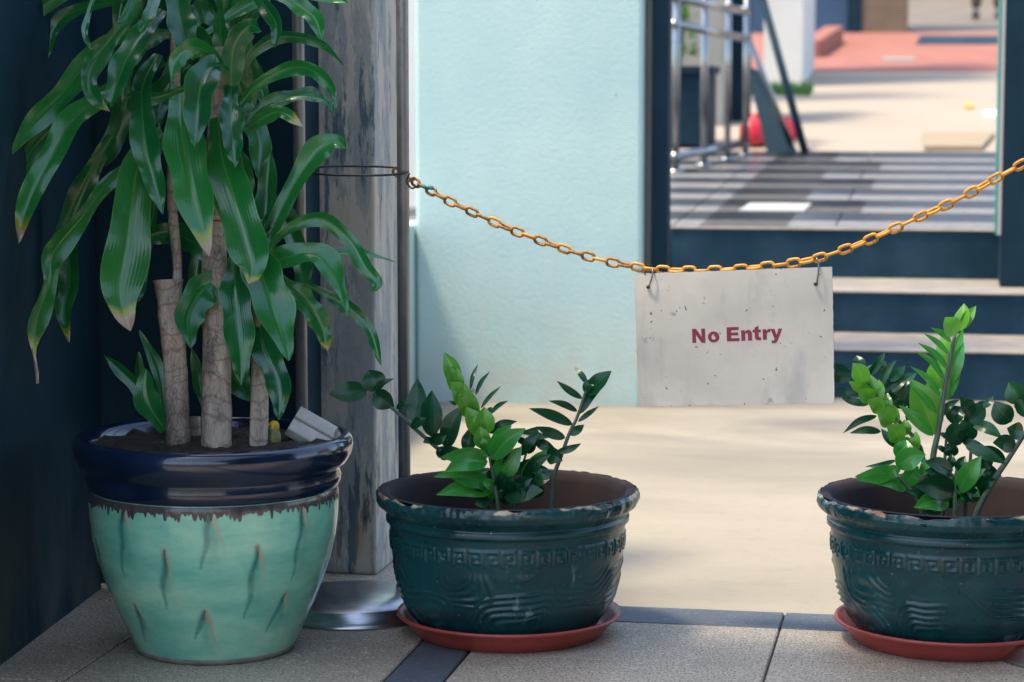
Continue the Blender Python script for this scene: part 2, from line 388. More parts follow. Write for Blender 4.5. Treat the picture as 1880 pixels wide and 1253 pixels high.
M['beige'] = simple('beige_paving', (0.13, 0.11, 0.09), (0.17, 0.145, 0.12), 4, 0.8)
M['dark'] = simple('dark_slate_blue', (0.002, 0.018, 0.032), (0.005, 0.026, 0.042), 9, 0.7, spec=0.2)
M['plank'] = simple('pale_plywood', (0.25, 0.19, 0.115), (0.29, 0.225, 0.14), 5, 0.7, stretch=(1, 8, 1))
M['redbag'] = simple('red_plastic', (0.45, 0.015, 0.03), (0.6, 0.03, 0.06), 6, 0.35)
M['yellow'] = simple('yellow_card', (0.42, 0.31, 0.03), None, 5, 0.6)
M['paper'] = simple('white_paper', (0.8, 0.8, 0.78), None, 5, 0.6)
M['cover'] = simple('reflection_pale', (0.36, 0.34, 0.32), (0.42, 0.40, 0.37), 12, 0.4)  # pale tone stands for the bright reflection on the cover
M['bamboo'] = leafmat('shrub_leaf', (0.07, 0.20, 0.03), (0.13, 0.30, 0.04), (0.2, 0.35, 0.1), rough=0.45, trans=0.3)
M['grass'] = simple('grass_blades', (0.03, 0.12, 0.02), (0.06, 0.18, 0.03), 20, 0.7)
M['glassedge'] = simple('glass_edge_green', (0.02, 0.22, 0.20), (0.03, 0.28, 0.24), 6, 0.2)
M['trim'] = simple('pale_pink_trim', (0.55, 0.48, 0.45), (0.6, 0.53, 0.5), 6, 0.5)
M['cloth'] = simple('brown_trousers', (0.10, 0.065, 0.045), (0.14, 0.09, 0.06), 10, 0.9)
M['shoe'] = simple('dark_shoe', (0.02, 0.02, 0.02), (0.035, 0.03, 0.03), 10, 0.5)
M['shirt'] = simple('grey_shirt', (0.25, 0.25, 0.26), (0.3, 0.3, 0.3), 10, 0.9)
M['skin'] = simple('skin', (0.40, 0.24, 0.16), (0.45, 0.27, 0.19), 10, 0.5)
M['shade_slab'] = simple('shade_canopy_grey', (0.20, 0.21, 0.22), (0.26, 0.27, 0.28), 3, 0.8)

# ------------------------------------------------------------------ ground
THR_N = at_z(1340, 1150).y           # near edge of the dark threshold strip
THR_F = at_z(1340, 1120).y           # far edge
bed = mk('tiled_floor', box(-4.5, 3.5, -3.0, THR_F, -0.12, -0.008), M['mortar'], smooth=False, loc=(0, 3, -0.008))
bed['kind'] = 'structure'
def slab(name, x0, x1, y0, y1, mat, parent, z0=-0.03, z1=0.0):
    o = mk(name, box(x0, x1, y0, y1, z0, z1), mat, parent, smooth=False); return bevel(o, 0.0025, 1)
XS = at_z(756, 1253).x               # centre of the dark strip that runs into the depth
sw = 0.098; tw = 0.515; g = 0.002
y0 = THR_N-0.60
rows = [(y0-0.6*i, y0-0.6*i+0.6) for i in range(0, 3)]
cols = []
x = XS+sw/2
while x < 3.2: cols.append((x, x+tw)); x += tw
x = XS-sw/2
while x > -3.4: cols.append((x-tw, x)); x -= tw
for (ya, yb) in rows:
    for (xa, xb) in cols: slab('floor_tile', xa+g, xb-g, ya+g, yb-g, M['tile'], bed)
    slab('strip_tile', XS-sw/2+g, XS+sw/2-g, ya+g, yb-g, M['tile_dark'], bed)
for (xa, xb) in cols+[(XS-sw/2, XS+sw/2)]:
    lf = xb <= XS-sw/2+.01
    slab('floor_tile' if lf else 'strip_tile', xa+g, xb-g, THR_N+g, THR_F+(.5 if lf else 0)-g, M['tile' if lf else 'tile_dark'], bed)
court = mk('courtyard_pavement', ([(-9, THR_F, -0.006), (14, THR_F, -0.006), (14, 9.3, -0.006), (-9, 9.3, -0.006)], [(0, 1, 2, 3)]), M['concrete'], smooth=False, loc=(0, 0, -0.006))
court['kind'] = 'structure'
ground = mk('ground', ([(-150, -60, -0.14), (150, -60, -0.14), (150, 200, -0.14), (-150, 200, -0.14)], [(0, 1, 2, 3)]), M['grey'], smooth=False); ground['kind'] = 'structure'

# steps and sloping walkway behind
Y1 = at_z(1700, 731).y; Z1 = 0.152
Y2 = at_z(1700, 613, Z1).y; Z2 = Z1+0.142
Y3 = at_z(1700, 512, Z2).y; Z3 = Z2+0.18
YE = Y3+4.0
SL = [(Y3, Z3), (YE, Z3+0.16), (YE+6.6, Z3+0.16+0.56), (YE+16, Z3+0.16+0.56+0.86), (80, Z3+1.58+5.0)]
def zsurf(y):
    for (a, za), (b, zb) in zip(SL, SL[1:]):
        if y <= b: return za+(zb-za)*(y-a)/(b-a)
    return SL[-1][1]
def on_slope(px, py):
    lo, hi = 6.0, 70.0
    for i in range(60):
        m = (lo+hi)/2; p = at_y(px, py, m)
        if p.z > zsurf(m): lo = m
        else: hi = m
    return at_y(px, py, hi)
XL = at_y(1232, 450, Y3).x; XR = XL+5.0
st = thing('entrance_steps', 'three steps with riser shadow painted in blue grey and pale treads, behind the hanging sign', 'steps', (XL, Y1, 0))
for (ya, yb, zb, zt) in ((Y1, Y2, -0.05, Z1), (Y2, Y3, Z1, Z2), (Y3, Y3+0.33, Z2, Z3)):
    mk('riser', box(XL, XR, ya, yb+0.3, zb, zt-0.007), M['riser'], st, smooth=False)
    bevel(mk('tread', box(XL, XR, ya-0.006, yb+0.02, zt-0.007, zt), M['tread'], st, smooth=False), 0.002, 1)
landing = mk('landing', ([(XL-6, Y3+0.33, zsurf(Y3+.33)-0.012), (XR, Y3+0.33, zsurf(Y3+.33)-0.012), (XR, YE, zsurf(YE)-0.012), (XL-6, YE, zsurf(YE)-0.012)], [(0, 1, 2, 3)]), M['mortar'], smooth=False, loc=(XL, Y3, Z3))
landing['kind'] = 'structure'
XJ = at_y(1532, 412, Y3).x
def ramp_tile(name, x0, x1, ya, yb, mat, par, th=0.02):
    v, f = box(x0, x1, ya, yb, 0, 1)
    v = [Vector((p.x, p.y, zsurf(p.y)-th+p.z*th)) for p in v]
    return mk(name, (v, f), mat, par, smooth=False)
y = Y3+0.04; kx = 0
while y < YE-0.3:
    cuts = [XL-2.2, XL-1.1, XL, XL+0.42+0.25*(kx % 2), XJ-0.5, XJ, XJ+0.75, XJ+1.6, XR]
    for xa, xb in zip(cuts, cuts[1:]):
        if kx == 1 and xa < XJ-0.4 and xb > XJ-0.6: pass
        ramp_tile('pale_tile', xa+.003, xb-.003, y+.003, y+0.26, M['paletile'], landing)
        ramp_tile('polished_tile', xa+.003, xb-.003, y+0.266, y+0.60, M['glosstile'], landing, 0.018)
    y += 0.606; kx += 1
def strip(name, x0, x1, ya, yb, mat, dz=0.0):
    n = max(2, int((yb-ya)/0.8)); v, f = [], []
    for i in range(n+1):
        yy = ya+(yb-ya)*i/n; v += [(x0, yy, zsurf(yy)+dz), (x1, yy, zsurf(yy)+dz)]
    f = [(2*i, 2*i+1, 2*i+3, 2*i+2) for i in range(n)]
    o = mk(name, (v, f), mat, smooth=False, loc=(0, ya, zsurf(ya))); o['kind'] = 'structure'; return o
YR = on_slope(1650, 134).y; YB = on_slope(1700, 60).y
strip('walkway', XL-8, XR+10, YE-0.01, YR, M['walk'], -0.004)
strip('red_pavement', XL-14, XR+14, YR, YB, M['redbrick'])
strip('far_pavement', XL-14, XR+14, YB, YB+14, M['beige'])

# ------------------------------------------------------------------ walls near the plants
YBACK = at_z(185, 1080).y
p0 = at_z(2, 1221); p1 = at_z(186, 1081)
# left wall: runs from the back corner towards the camera
dirw = (p0-p1); dirw.z = 0; dirw.normalize()
a = p1; b = p1+dirw*1.25; out = Vector((dirw.y, -dirw.x, 0))
if out.x > 0: out = -out
v, f = prism([a, b, b+out*0.3, a+out*0.3], Vector((0, 0, 2.2)))
mk('side_wall', (v, f), M['navy'], smooth=False, loc=p1)
tag(bpy.data.objects['side_wall'], 'dark navy side wall with grimy foot, running beside the turquoise pot', 'wall')
XP0 = at_y(572, 700, at_z(650, 1055).y).x
YP = at_z(650, 1055).y
XP1 = at_y(690, 700, YP).x
o = mk('back_wall', box(p1.x-0.4, XP0+0.02, YBACK+0.04, YBACK+0.26, 0, 1.4), M['navy'], smooth=False, loc=(p1.x, YBACK+.04, 0))
tag(o, 'dark navy back wall behind the canes of the strap-leaved plant', 'wall')
o = mk('peeling_pillar', box(XP0, XP1, YP, YP+0.215, 0, 1.4), M['peel'], smooth=False, loc=(XP0, YP, 0))
bevel(o, 0.006); tag(o, 'weathered grey pillar with peeling paint and slate blue streaks', 'pillar')
# unseen canopy added to shade the pots and narrow the skylight
o = mk('shade_canopy', join(box(-4.5, 4.2, 3.0, THR_F-0.5, 2.2, 2.4), box(0.6, 4.2, -3.0, 3.0, 2.2, 2.4)), M['shade_slab'], smooth=False, loc=(0, 3, 2.2))
tag(o, 'unseen flat grey canopy slab added to shade the pots', 'canopy')
# unseen wall added on the right to block light from that side
o = mk('light_block_wall', box(2.3, 2.6, -3.0, 3.5, 0, 2.2), M['navy'], smooth=False, loc=(2.3, 0, 0))
tag(o, 'unseen dark navy wall added to block light from the right', 'wall')
# perforated strip on the pillar's corner
pz = at_y(566, 240, YP-0.004)
ps = thing('perforated_strip', 'narrow galvanised strip with a row of punched holes beside the peeling pillar', 'metal strip', (pz.x, YP, 0))
stp = mk('strip', box(pz.x-0.007, pz.x+0.0055, YP-0.006, YP-0.001, 0.0, 1.4), M['galv'], ps, smooth=False)
hv = []
for i in range(66):
    zc = 0.75+i*0.0092
    ring = [Vector((pz.x-0.001+0.0026*math.cos(q*math.pi/4), YP-0.0066, zc+0.0026*math.sin(q*math.pi/4))) for q in range(8)]
    hv.append((ring, [tuple(range(8))]))
h = mk('punched_holes', join(*hv), M['hole'], stp, smooth=False); h['kind'] = 'stuff'

# ------------------------------------------------------------------ blue wall, posts
YW = at_z(1000, 739).y
XW0 = at_y(763, 400, YW).x; XW1 = at_y(1178, 400, YW).x
bm = bmesh.new()
o = mk('cyan_wall', box(XW0, XW1, YW, YW+0.22, -0.02, 3.0), M['cyan'], smooth=False, loc=(XW0, YW, 0))
bevel(o, 0.012); tag(o, 'pale cyan rough plastered wall standing behind the chain', 'wall')
lw = at_y(762, 412, YW)
o = mk('low_wall', box(XW0-0.16, XW0-0.004, YP+0.6, YW+0.2, -0.02, lw.z), M['cyan'], smooth=False, loc=(XW0, YW, 0)); bevel(o, .01)
tag(o, 'low pale cyan wall glimpsed between the steel pole and the tall cyan wall', 'wall')
xa = at_y(700, 200, YW+2.2).x; xb = at_y(790, 200, YW+2.2).x
o = mk('cream_wall', box(xa, xb, YW+2.2, YW+2.4, -0.1, 2.4), M['white'], smooth=False, loc=(xa, YW+2.2, 0)); tag(o, 'bright cream wall glimpsed past the left edge of the cyan wall', 'wall')
gp = thing('gate_post', 'dark navy chipped gate post at the right end of the cyan wall', 'post', (XW1, YW+0.05, 0))
xg0 = at_y(1196, 300, YW+0.05).x; xg1 = at_y(1226, 300, YW+0.05).x
mk('post', box(xg0, xg1, YW+0.05, YW+0.13, -0.02, 3.0), M['dark'], gp, smooth=False)
mk('frame_strip', box(XW1+0.002, xg0-0.002, YW+0.08, YW+0.3, -0.02, 3.0), M['grey'], gp, smooth=False)
rc = at_y(1836, 515, Y2+0.25)
cp = thing('gate_column', 'dark navy column with pale trim standing on the steps', 'column', (rc.x, Y2+.25, Z2))
mk('shaft', box(rc.x, rc.x+0.9, Y2+0.25, Y2+0.6, Z2, 3.2), M['dark'], cp, smooth=False)
mk('trim', box(rc.x-0.011, rc.x-0.001, Y2+0.262, Y2+0.55, Z3+.001, 3.2), M['trim'], cp, smooth=False)
mk('glass_edge', box(rc.x-0.020, rc.x-0.012, Y2+0.27, Y2+0.54, Z3+.001, 3.2), M['glassedge'], cp, smooth=False)

# ------------------------------------------------------------------ far background
# railing on the left of the landing
A = on_slope(1240, 318); B = on_slope(1368, 287)
fr = thing('railing', 'stainless steel railing with upright posts at the edge of the tiled ramp', 'railing', A)
def on_line(px):
    # vertical plane through A and B
    n = (B-A).cross(Vector((0, 0, 1))); r_ = ray(px, 300); t = (A-EYE).dot(n)/r_.dot(n); q = EYE+r_*t
    return Vector((q.x, q.y, zsurf(q.y)))
def zat(px, py):
    n = (B-A).cross(Vector((0, 0, 1))); r_ = ray(px, py); t = (A-EYE).dot(n)/r_.dot(n); return EYE+r_*t
for px, wd in ((1240, .019), (1292, .019), (1335, .017), (1368, .017)):
    q = on_line(px); fp = mk('post', tube([q-Vector((0, 0, .01)), Vector((q.x, q.y, A.z+1.05))], wd, 10), M['rail'], fr)
    mk('foot_flange', lathe([(0.045, 0), (0.045, 0.012), (0.02, 0.02)], (q.x, q.y, q.z), 16), M['rail'], fp)
for (ya, yb) in ((44, 72), (-4, 22), (288, 263)):
    mk('rail', tube([zat(1236, ya), zat(1372, yb)], 0.021, 10), M['rail'], fr)
hr = thing('handrail', 'slanting handrail of two dark metal bars running down to the tiled ramp', 'handrail', on_slope(1478, 282))
e = on_slope(1478, 280)
mk('bar', tube([e, at_y(1390, -40, e.y+0.5)], 0.022, 10), M['dark'], hr)
mk('bar', tube([e+Vector((-.06, .02, 0)), zat(1372, 66)], 0.016, 10), M['rail'], hr)
e2 = on_slope(1432, 281)
o = mk('leaning_board', prism([e2+Vector((-.07, 0, 0)), e2+Vector((.09, 0, 0)), at_y(1392, 130, e2.y+.25), at_y(1370, 120, e2.y+.25)], Vector((0, .05, 0))), M['dark'], smooth=False, loc=e2)
tag(o, 'dark slate board leaning against the end of the railing', 'board')
for px, py, s, lab in ((1386, 268, .095, 'round red plastic bag slumped behind the leaning board'), (1444, 258, .07, 'small red bundle beside the foot of the slanting handrail')):
    q = on_slope(px, py)
    pr = [(0.3*s, 0), (.9*s, .15*s), (1.0*s, .6*s), (.9*s, 1.1*s), (.55*s, 1.5*s), (.2*s, 1.7*s), (.26*s, 1.95*s), (.02*s, 1.9*s)]
    o = mk('red_bag', lathe(pr, q, 24, lambda r, z, a: (r*(1+.14*math.sin(3*a+z*20)+.06*math.sin(9*a)), z)), M['redbag'], loc=q)
    tag(o, lab, 'bag')
# planter and shrub behind the railing
q = on_slope(1262, 285)+Vector((-.12, .55, 0)); q.z = zsurf(q.y)
o = mk('planter_box', join(box(q.x-.22, q.x+.2, q.y-.2, q.y+.2, q.z, q.z+.40), box(q.x-.24, q.x+.22, q.y-.22, q.y+.22, q.z+.40, q.z+.44)), M['dark'], smooth=False, loc=q)
tag(o, 'dark square planter behind the railing', 'planter')
sh = thing('shrub', 'light green leafy shrub growing from the planter behind the railing', 'shrub', q+Vector((0, 0, .44)))
mk('stem', tube(smooth_path([q+Vector((0, 0, .3)), q+Vector((.03, 0, .8)), q+Vector((-.02, 0, 1.6))], 8), .012, 6), M['zstem'], sh)
lv, lf, luv = [], [], []
for i in range(420):
    zz = random.uniform(.5, 1.75); rr = random.uniform(0, .2)*(1.2-abs(zz-1.1)); aa = random.uniform(0, 6.28)
    c0 = q+Vector((rr*math.cos(aa), rr*math.sin(aa), zz)); d1 = Vector((random.uniform(-1, 1), random.uniform(-1, 1), random.uniform(-.6, .8))).normalized()
    s1 = d1.cross(Vector((random.random(), random.random(), 1))).normalized()*.016; L = random.uniform(.06, .11)
    n0 = len(lv); lv += [c0, c0+d1*L*.5+s1, c0+d1*L, c0+d1*L*.5-s1]; lf.append((n0, n0+1, n0+2, n0+3)); luv += [(.5, 0), (.9, .5), (.5, 1), (.1, .5)]
cr = mk('foliage', (lv, lf, luv), M['bamboo'], sh, smooth=False)
# walls and pillars behind
def standing(name, x0, x1, ybase, mat, lab, cat, h=4.0, dep=0.4, yoff=0.0):
    a_ = on_slope(x0, ybase); yy = a_.y+yoff; xa = at_y(x0, 100, yy).x; xb = at_y(x1, 100, yy).x; zz = zsurf(yy)-.1
    o = mk(name, box(xa, xb, yy, yy+dep, zz, zz+h), mat, smooth=False, loc=(xa, yy, zz)); tag(o, lab, cat); return o
standing('white_pillar', 1402, 1473, 158, M['white'], 'broad white rendered pillar beside the walkway, beyond the railing', 'pillar', dep=1.6)
standing('pale_pillar', 1294, 1328, 262, M['grey'], 'pale grey slim pillar seen through the railing', 'pillar', yoff=1.0, h=2.0)
standing('dark_pillar', 1333, 1370, 258, M['dark'], 'dark slate pillar seen through the end of the railing', 'pillar', yoff=1.2, h=2.0)
standing('backdrop_wall', 1120, 1300, 215, M['grey'], 'pale grey wall behind the shrub and planter', 'wall', yoff=1.0, dep=.3)
q = on_slope(1436, 172)
gv, gf = [], []
for i in range(700):
    c0 = q+Vector((random.uniform(-.42, .2), random.uniform(-.2, .25), 0)); c0.z = zsurf(c0.y); n0 = len(gv)
    gv += [c0, c0+Vector((.012, 0, 0)), c0+Vector((random.uniform(-.03, .03), random.uniform(-.03, .03), random.uniform(.04, .10)))]; gf.append((n0, n0+1, n0+2))
o = mk('grass', (gv, gf), M['grass'], smooth=False, loc=q); tag(o, 'strip of green grass at the foot of the white pillar', 'grass', kind='stuff')
# brick block
q = on_slope(1470, 106); q2 = on_slope(1508, 106); dd = q2.y+1.9
v, f = box(q.x, q2.x, q.y, dd, 0, 1); hb = (106-73)*depth(q2)/F
v = [Vector((p.x+(0.10 if p.y > q.y+.5 else 0), p.y, (zsurf(q.y)-.05 if p.z < .5 else zsurf(p.y)+hb))) for p in v]
o = mk('brick_block', (v, f), M['redbrick'], smooth=False, loc=q); bevel(o, .02); tag(o, 'low red masonry block beside the white pillar', 'block')
def facade(name, x0, x1, mat, lab, cat, dy=0.0):
    yy = YB+dy; xa = at_y(x0, 30, yy).x; xb = at_y(x1, 30, yy).x; zz = zsurf(yy)-.05
    o = mk(name, box(xa, xb, yy, yy+.4, zz, zz+4), mat, smooth=False, loc=(xa, yy, zz)); tag(o, lab, cat); return o
facade('blue_wall', 1380, 1556, M['farblue'], 'blue painted wall beyond the red masonry block', 'wall', 0.05)
facade('dark_column', 1557, 1581, M['dark'], 'narrow dark column between the blue wall and the brown board', 'column', 0.0)
facade('brown_board', 1582, 1666, M['brown'], 'brown wooden board standing past the red pavement', 'board', 0.02)
yy = YB+7; xa = at_y(1500, 0, yy).x; zz = zsurf(yy)-.1
o = mk('far_wall', box(xa, xa+8, yy, yy+.4, zz, zz+4), M['beige'], smooth=False, loc=(xa, yy, zz)); tag(o, 'beige wall at the far end of the walkway', 'wall')
def patch(name, corners, mat, lab, cat, th=0.012):
    P = [on_slope(*c) for c in corners]
    o = mk(name, prism([p+Vector((0, 0, -.005)) for p in P], Vector((0, 0, th+.005))), mat, smooth=False, loc=P[0]); tag(o, lab, cat); return o
patch('door_mat', [(1682, 82), (1850, 82), (1850, 68), (1690, 68)], M['riser'], 'blue grey mat lying on the red pavement', 'mat')
patch('drain_cover', [(1620, 113), (1680, 113), (1680, 108), (1622, 108)], M['grey'], 'small grey drain cover set in the red pavement', 'drain cover')
patch('plywood_sheet', [(1697, 277), (1802, 277), (1826, 250), (1694, 250)], M['plank'], 'pale plywood sheet lying on the concrete walkway', 'plywood', .025)
patch('yellow_card', [(1771, 200), (1788, 200), (1786, 192), (1771, 192)], M['yellow'], 'yellow scrap of card on the walkway', 'scrap')
patch('white_paper', [(1806, 214), (1830, 214), (1830, 207), (1806, 207)], M['paper'], 'white scrap of paper on the walkway near the column', 'scrap')
patch('reflection_cover', [(1356, 389), (1476, 390), (1490, 376), (1376, 375)], M['cover'], 'rectangular cover plate on the tiled ramp, its bright reflection painted pale', 'cover', .006)
# person far up the walkway (only shoes and hems show)
pf = on_slope(1812, 36)
pe = thing('person', 'person in brown trousers and dark shoes standing far up the walkway', 'person', pf)
def skin_body(name, verts, edges, radii, mat, parent, lv=2):
    me = bpy.data.meshes.new(name); org = ORG[parent.name]
    me.from_pydata([tuple(Vector(v)) for v in verts], edges, []); me.materials.append(mat)
    o = bpy.data.objects.new(name, me); COL.objects.link(o); o.parent = parent
    o.modifiers.new('skin', 'SKIN'); s_ = o.modifiers.new('sub', 'SUBSURF'); s_.levels = lv; s_.render_levels = lv
    for i, r_ in enumerate(radii): me.skin_vertices[0].data[i].radius = (r_, r_)
    me.skin_vertices[0].data[0].use_root = True
    return o
bv = [(0, 0, .95), (-.1, 0, .9), (-.11, -.02, .5), (-.12, .02, .1), (.1, 0, .9), (.11, -.02, .5), (.12, .02, .1), (0, 0, 1.15), (0, 0, 1.38), (-.19, 0, 1.4), (-.25, .02, 1.12), (-.25, -.06, .88), (.19, 0, 1.4), (.25, .02, 1.12), (.25, -.06, .88), (0, 0, 1.5), (0, -.01, 1.6), (0, -.01, 1.72)]
be = [(0, 1), (1, 2), (2, 3), (0, 4), (4, 5), (5, 6), (0, 7), (7, 8), (8, 9), (9, 10), (10, 11), (8, 12), (12, 13), (13, 14), (8, 15), (15, 16), (16, 17)]
skin_body('body', bv, be, [.13, .1, .075, .06, .1, .075, .06, .13, .13, .06, .045, .035, .06, .045, .035, .055, .085, .07], M['cloth'], pe)
for sx in (-1, 1):
    sv = [(sx*.12, .04, .06), (sx*.125, -.08, .045), (sx*.13, -.19, .035)]
    skin_body('shoe', sv, [(0, 1), (1, 2)], [.055, .045, .038], M['shoe'], pe)

# ------------------------------------------------------------------ pots
def greek(u, v):
    G = ["1111110", "1000010", "1011010", "1010010", "1011110", "1000000"]
    r_ = min(5, max(0, int((1-v)*6))); c_ = int(u*7) % 7
    return 1.0 if G[r_][c_] == '1' else 0.0
def pot_at(cx, yfloor):
    return at_z(cx, yfloor)
# turquoise pot
PC = at_z(397, 1188); PD = depth(PC); S = PD/F
def hz(py, C): return at_y(940+(C.x-0)*0, py, C.y).z if False else (EYE + ray((C-EYE).dot(RIGHT)/depth(C)*F+940, py)*(C.y/ray((C-EYE).dot(RIGHT)/depth(C)*F+940, py).y)).z
big = thing('glazed_pot', 'large turquoise glazed pot with navy rim and dripping brown glaze', 'pot', PC)
ZT = hz(802, PC)
zz = lambda py: hz(py, PC)
body = [(138, 1188), (144, 1183), (150, 1170), (164, 1140), (180, 1105), (198, 1062), (212, 1020), (221, 980), (225.5, 940), (226, 915), (224.5, 898), (222, 890)]
prof = [(r*S, max(0, zz(py))) for r, py in body]; prof[0] = (prof[0][0], 0.004)
# densify
def dens(p, n=4):
    out = []
    for (a, b) in zip(p, p[1:]):
        for i in range(n): t = i/n; out.append((a[0]+(b[0]-a[0])*t, a[1]+(b[1]-a[1])*t))
    return out+[p[-1]]
def prad(profile, z):
    for (a, b) in zip(profile, profile[1:]):
        if a[1] <= z <= b[1]: return a[0]+(b[0]-a[0])*(z-a[1])/max(1e-6, b[1]-a[1])
    return profile[-1][0]
mk('foot_ring', lathe([(138*S, 0), (143.5*S, .001), (147.5*S, .010), (143*S, .013)], PC, 72), M['foot'], big)
rim = [(221, 893), (227, 889), (231, 880), (232, 870), (229, 861), (231, 854), (243, 846), (251, 830), (254, 816), (252, 804), (246, 797), (236, 796), (228, 801), (222, 812), (219, 835), (214, 880)]
mk('rim', lathe([(r*S, zz(py)) for r, py in rim], PC, 96, cap=False), M['navyglaze'], big)
# drips: fringe of glaze running down from under the rim
N = 760; dv, df = [], []
zt_ = zz(893); tops = zt_
random.seed(4)
lens = [11+5*mnoise.noise(Vector((k*.03, 3, 0)))+1.5*mnoise.noise(Vector((k*.3, 8, 0))) for k in range(N)]
kk = 0.0
while kk < N:
    hw_ = random.uniform(1.3, 2.8); L_ = random.uniform(3, 10)+(random.uniform(4, 14) if random.random() < .4 else 0)
    for q in range(int(kk-hw_), int(kk+hw_)+2):
        u_ = (q-kk)/hw_
        if abs(u_) < 1: lens[q % N] = max(lens[q % N], 10+L_*math.sqrt(1-u_*u_))
    kk += random.uniform(2.6, 6.5)
for k in range(N):
    a_ = 2*math.pi*k/N
    for j in range(5):
        z_ = tops-(lens[k]*S)*j/4; r_ = prad(prof, z_)+.0016*(1-.5*(j/4)**3)
        dv.append(PC+Vector((r_*math.cos(a_), r_*math.sin(a_), z_)))
for k in range(N):
    k2 = (k+1) % N
    for j in range(4): df.append((k*5+j+1, k2*5+j+1, k2*5+j, k*5+j))
mk('drip_glaze', (dv, df), M['drip'], big)
# incised petal marks: a sunken teal blade with a raised tan lip
def on_pot(px, py):
    r_ = ray(px, py); best = None
    lo = PD-0.35
    for i in range(400):
        p = EYE+r_*(lo+i*.001); d_ = math.hypot(p.x-PC.x, p.y-PC.y)
        if 0 < p.z < tops and d_ <= prad(prof, p.z): return p
    return EYE+r_*PD
PETALS = []
def cyl(p): return math.atan2(p.y-PC.y, p.x-PC.x), p.z-PC.z
for tip, l_, r_ in (((228, 925), (229, 1060), (243, 985)), ((389, 934), (371, 1045), (412, 1018)), ((556, 918), (534, 1065), (566, 1000)),
                    ((303, 1012), (304, 1118), (316, 1080)), ((473, 1004), (450, 1135), (488, 1070)), ((249, 1112), (270, 1182), (272, 1150)),
                    ((375, 1123), (361, 1172), (404, 1200)), ((525, 1090), (490, 1160), (524, 1130)), ((176, 990), (186, 1042), (182, 1015))):
    T_, L_, R_ = [cyl(on_pot(*q)) for q in (tip, l_, r_)]
    for turn in (0, math.pi): PETALS.append([(a_+turn, z_) for a_, z_ in (T_, L_, R_)])
def seg_d(p, a, b):
    vx, vy = b[0]-a[0], b[1]-a[1]; t = max(0, min(1, ((p[0]-a[0])*vx+(p[1]-a[1])*vy)/(vx*vx+vy*vy))); return math.hypot(p[0]-a[0]-t*vx, p[1]-a[1]-t*vy), t
POOL = {}
def glaze(r, z, a):
    """incised petals: a groove where the teal glaze pools, and a thin raised lip"""
    teal = tan = drk = d = 0.0
    for (T_, L_, R_) in PETALS:
        rel = lambda q: ((q[0]-T_[0]+math.pi) % (2*math.pi)-math.pi)*r
        x_ = ((a-T_[0]+math.pi) % (2*math.pi)-math.pi)*r
        if abs(x_) > .09 or not (min(L_[1], R_[1])-.05 < z < T_[1]+.02): continue
        p = (x_, z); tl = (0.0, T_[1]); x_w = p[0]+.0022*math.sin(z*90+T_[0]*7); p = (x_w, z)
        dl, t = seg_d(p, tl, (rel(L_), L_[1])); w_ = .0014+.0060*math.sin(math.pi*min(1, t*.9+.08))*(1-.5*t)
        g_ = math.exp(-(dl/w_)**2); teal = max(teal, min(1, 1.5*g_)*(1-.4*t)); drk = max(drk, math.exp(-(dl/.0016)**2)*max(0, 1-2.2*t)); d -= .0022*math.exp(-(dl/(w_*.8))**2)*(1-t)
        if p[0] > 0 or t > .6: pass
        dr_, t2 = seg_d(p, tl, (rel(R_), R_[1])); w2 = .0022*(1-.6*t2)+.0006
        tan = max(tan, min(1, 1.5*math.exp(-(dr_/(w2*1.4))**2))*(1-t2*.75)); d += .0018*math.exp(-(dr_/w2)**2)*(1-t2)
        mid_ = ((rel(L_)+rel(R_))*.5, (L_[1]+R_[1])*.5-.02); dm, t3 = seg_d(p, tl, mid_); teal = max(teal, .6*math.exp(-(dm/(.003+.012*t3))**2)*(1-t3)**.6)
    POOL[(round(a, 5), round(z, 6))] = (min(1, teal), min(1, tan), min(1, drk))
    return r+d, z
gp_prof = []
for (a_, b_) in zip(prof, prof[1:]):
    n = max(2, int(abs(b_[1]-a_[1])/.0022)); gp_prof += [(a_[0]+(b_[0]-a_[0])*i/n, a_[1]+(b_[1]-a_[1])*i/n) for i in range(n)]
gp_prof.append(prof[-1])
SEG = 420
pb = mk('body', lathe(gp_prof, PC, SEG, glaze), M['turq'], big)
at_ = pb.data.color_attributes.new('pool', 'FLOAT_COLOR', 'POINT')
for i, (r_, z_) in enumerate(gp_prof):
    for q in range(SEG):
        c_ = POOL[(round(2*math.pi*q/SEG, 5), round(z_, 6))]; at_.data[i*SEG+q].color = (*c_, 1)
def soil(C, r, z, par, mat=M['soil'], amp=.012):
    v, f = [], []; n, m = 14, 48
    for i in range(n+1):
        for k in range(m):
            a_ = 2*math.pi*k/m; rr = r*i/n; p = Vector((C.x+rr*math.cos(a_), C.y+rr*math.sin(a_), 0))
            p.z = C.z+z+amp*mnoise.noise(p*22)+amp*.8*mnoise.noise(p*60); v.append(p)
    for i in range(n):
        for k in range(m): f.append((i*m+k, (i+1)*m+k, (i+1)*m+(k+1) % m, i*m+(k+1) % m))
    return mk('soil', (v, f), mat, par)
soil(PC, 221*S, zz(815), big)

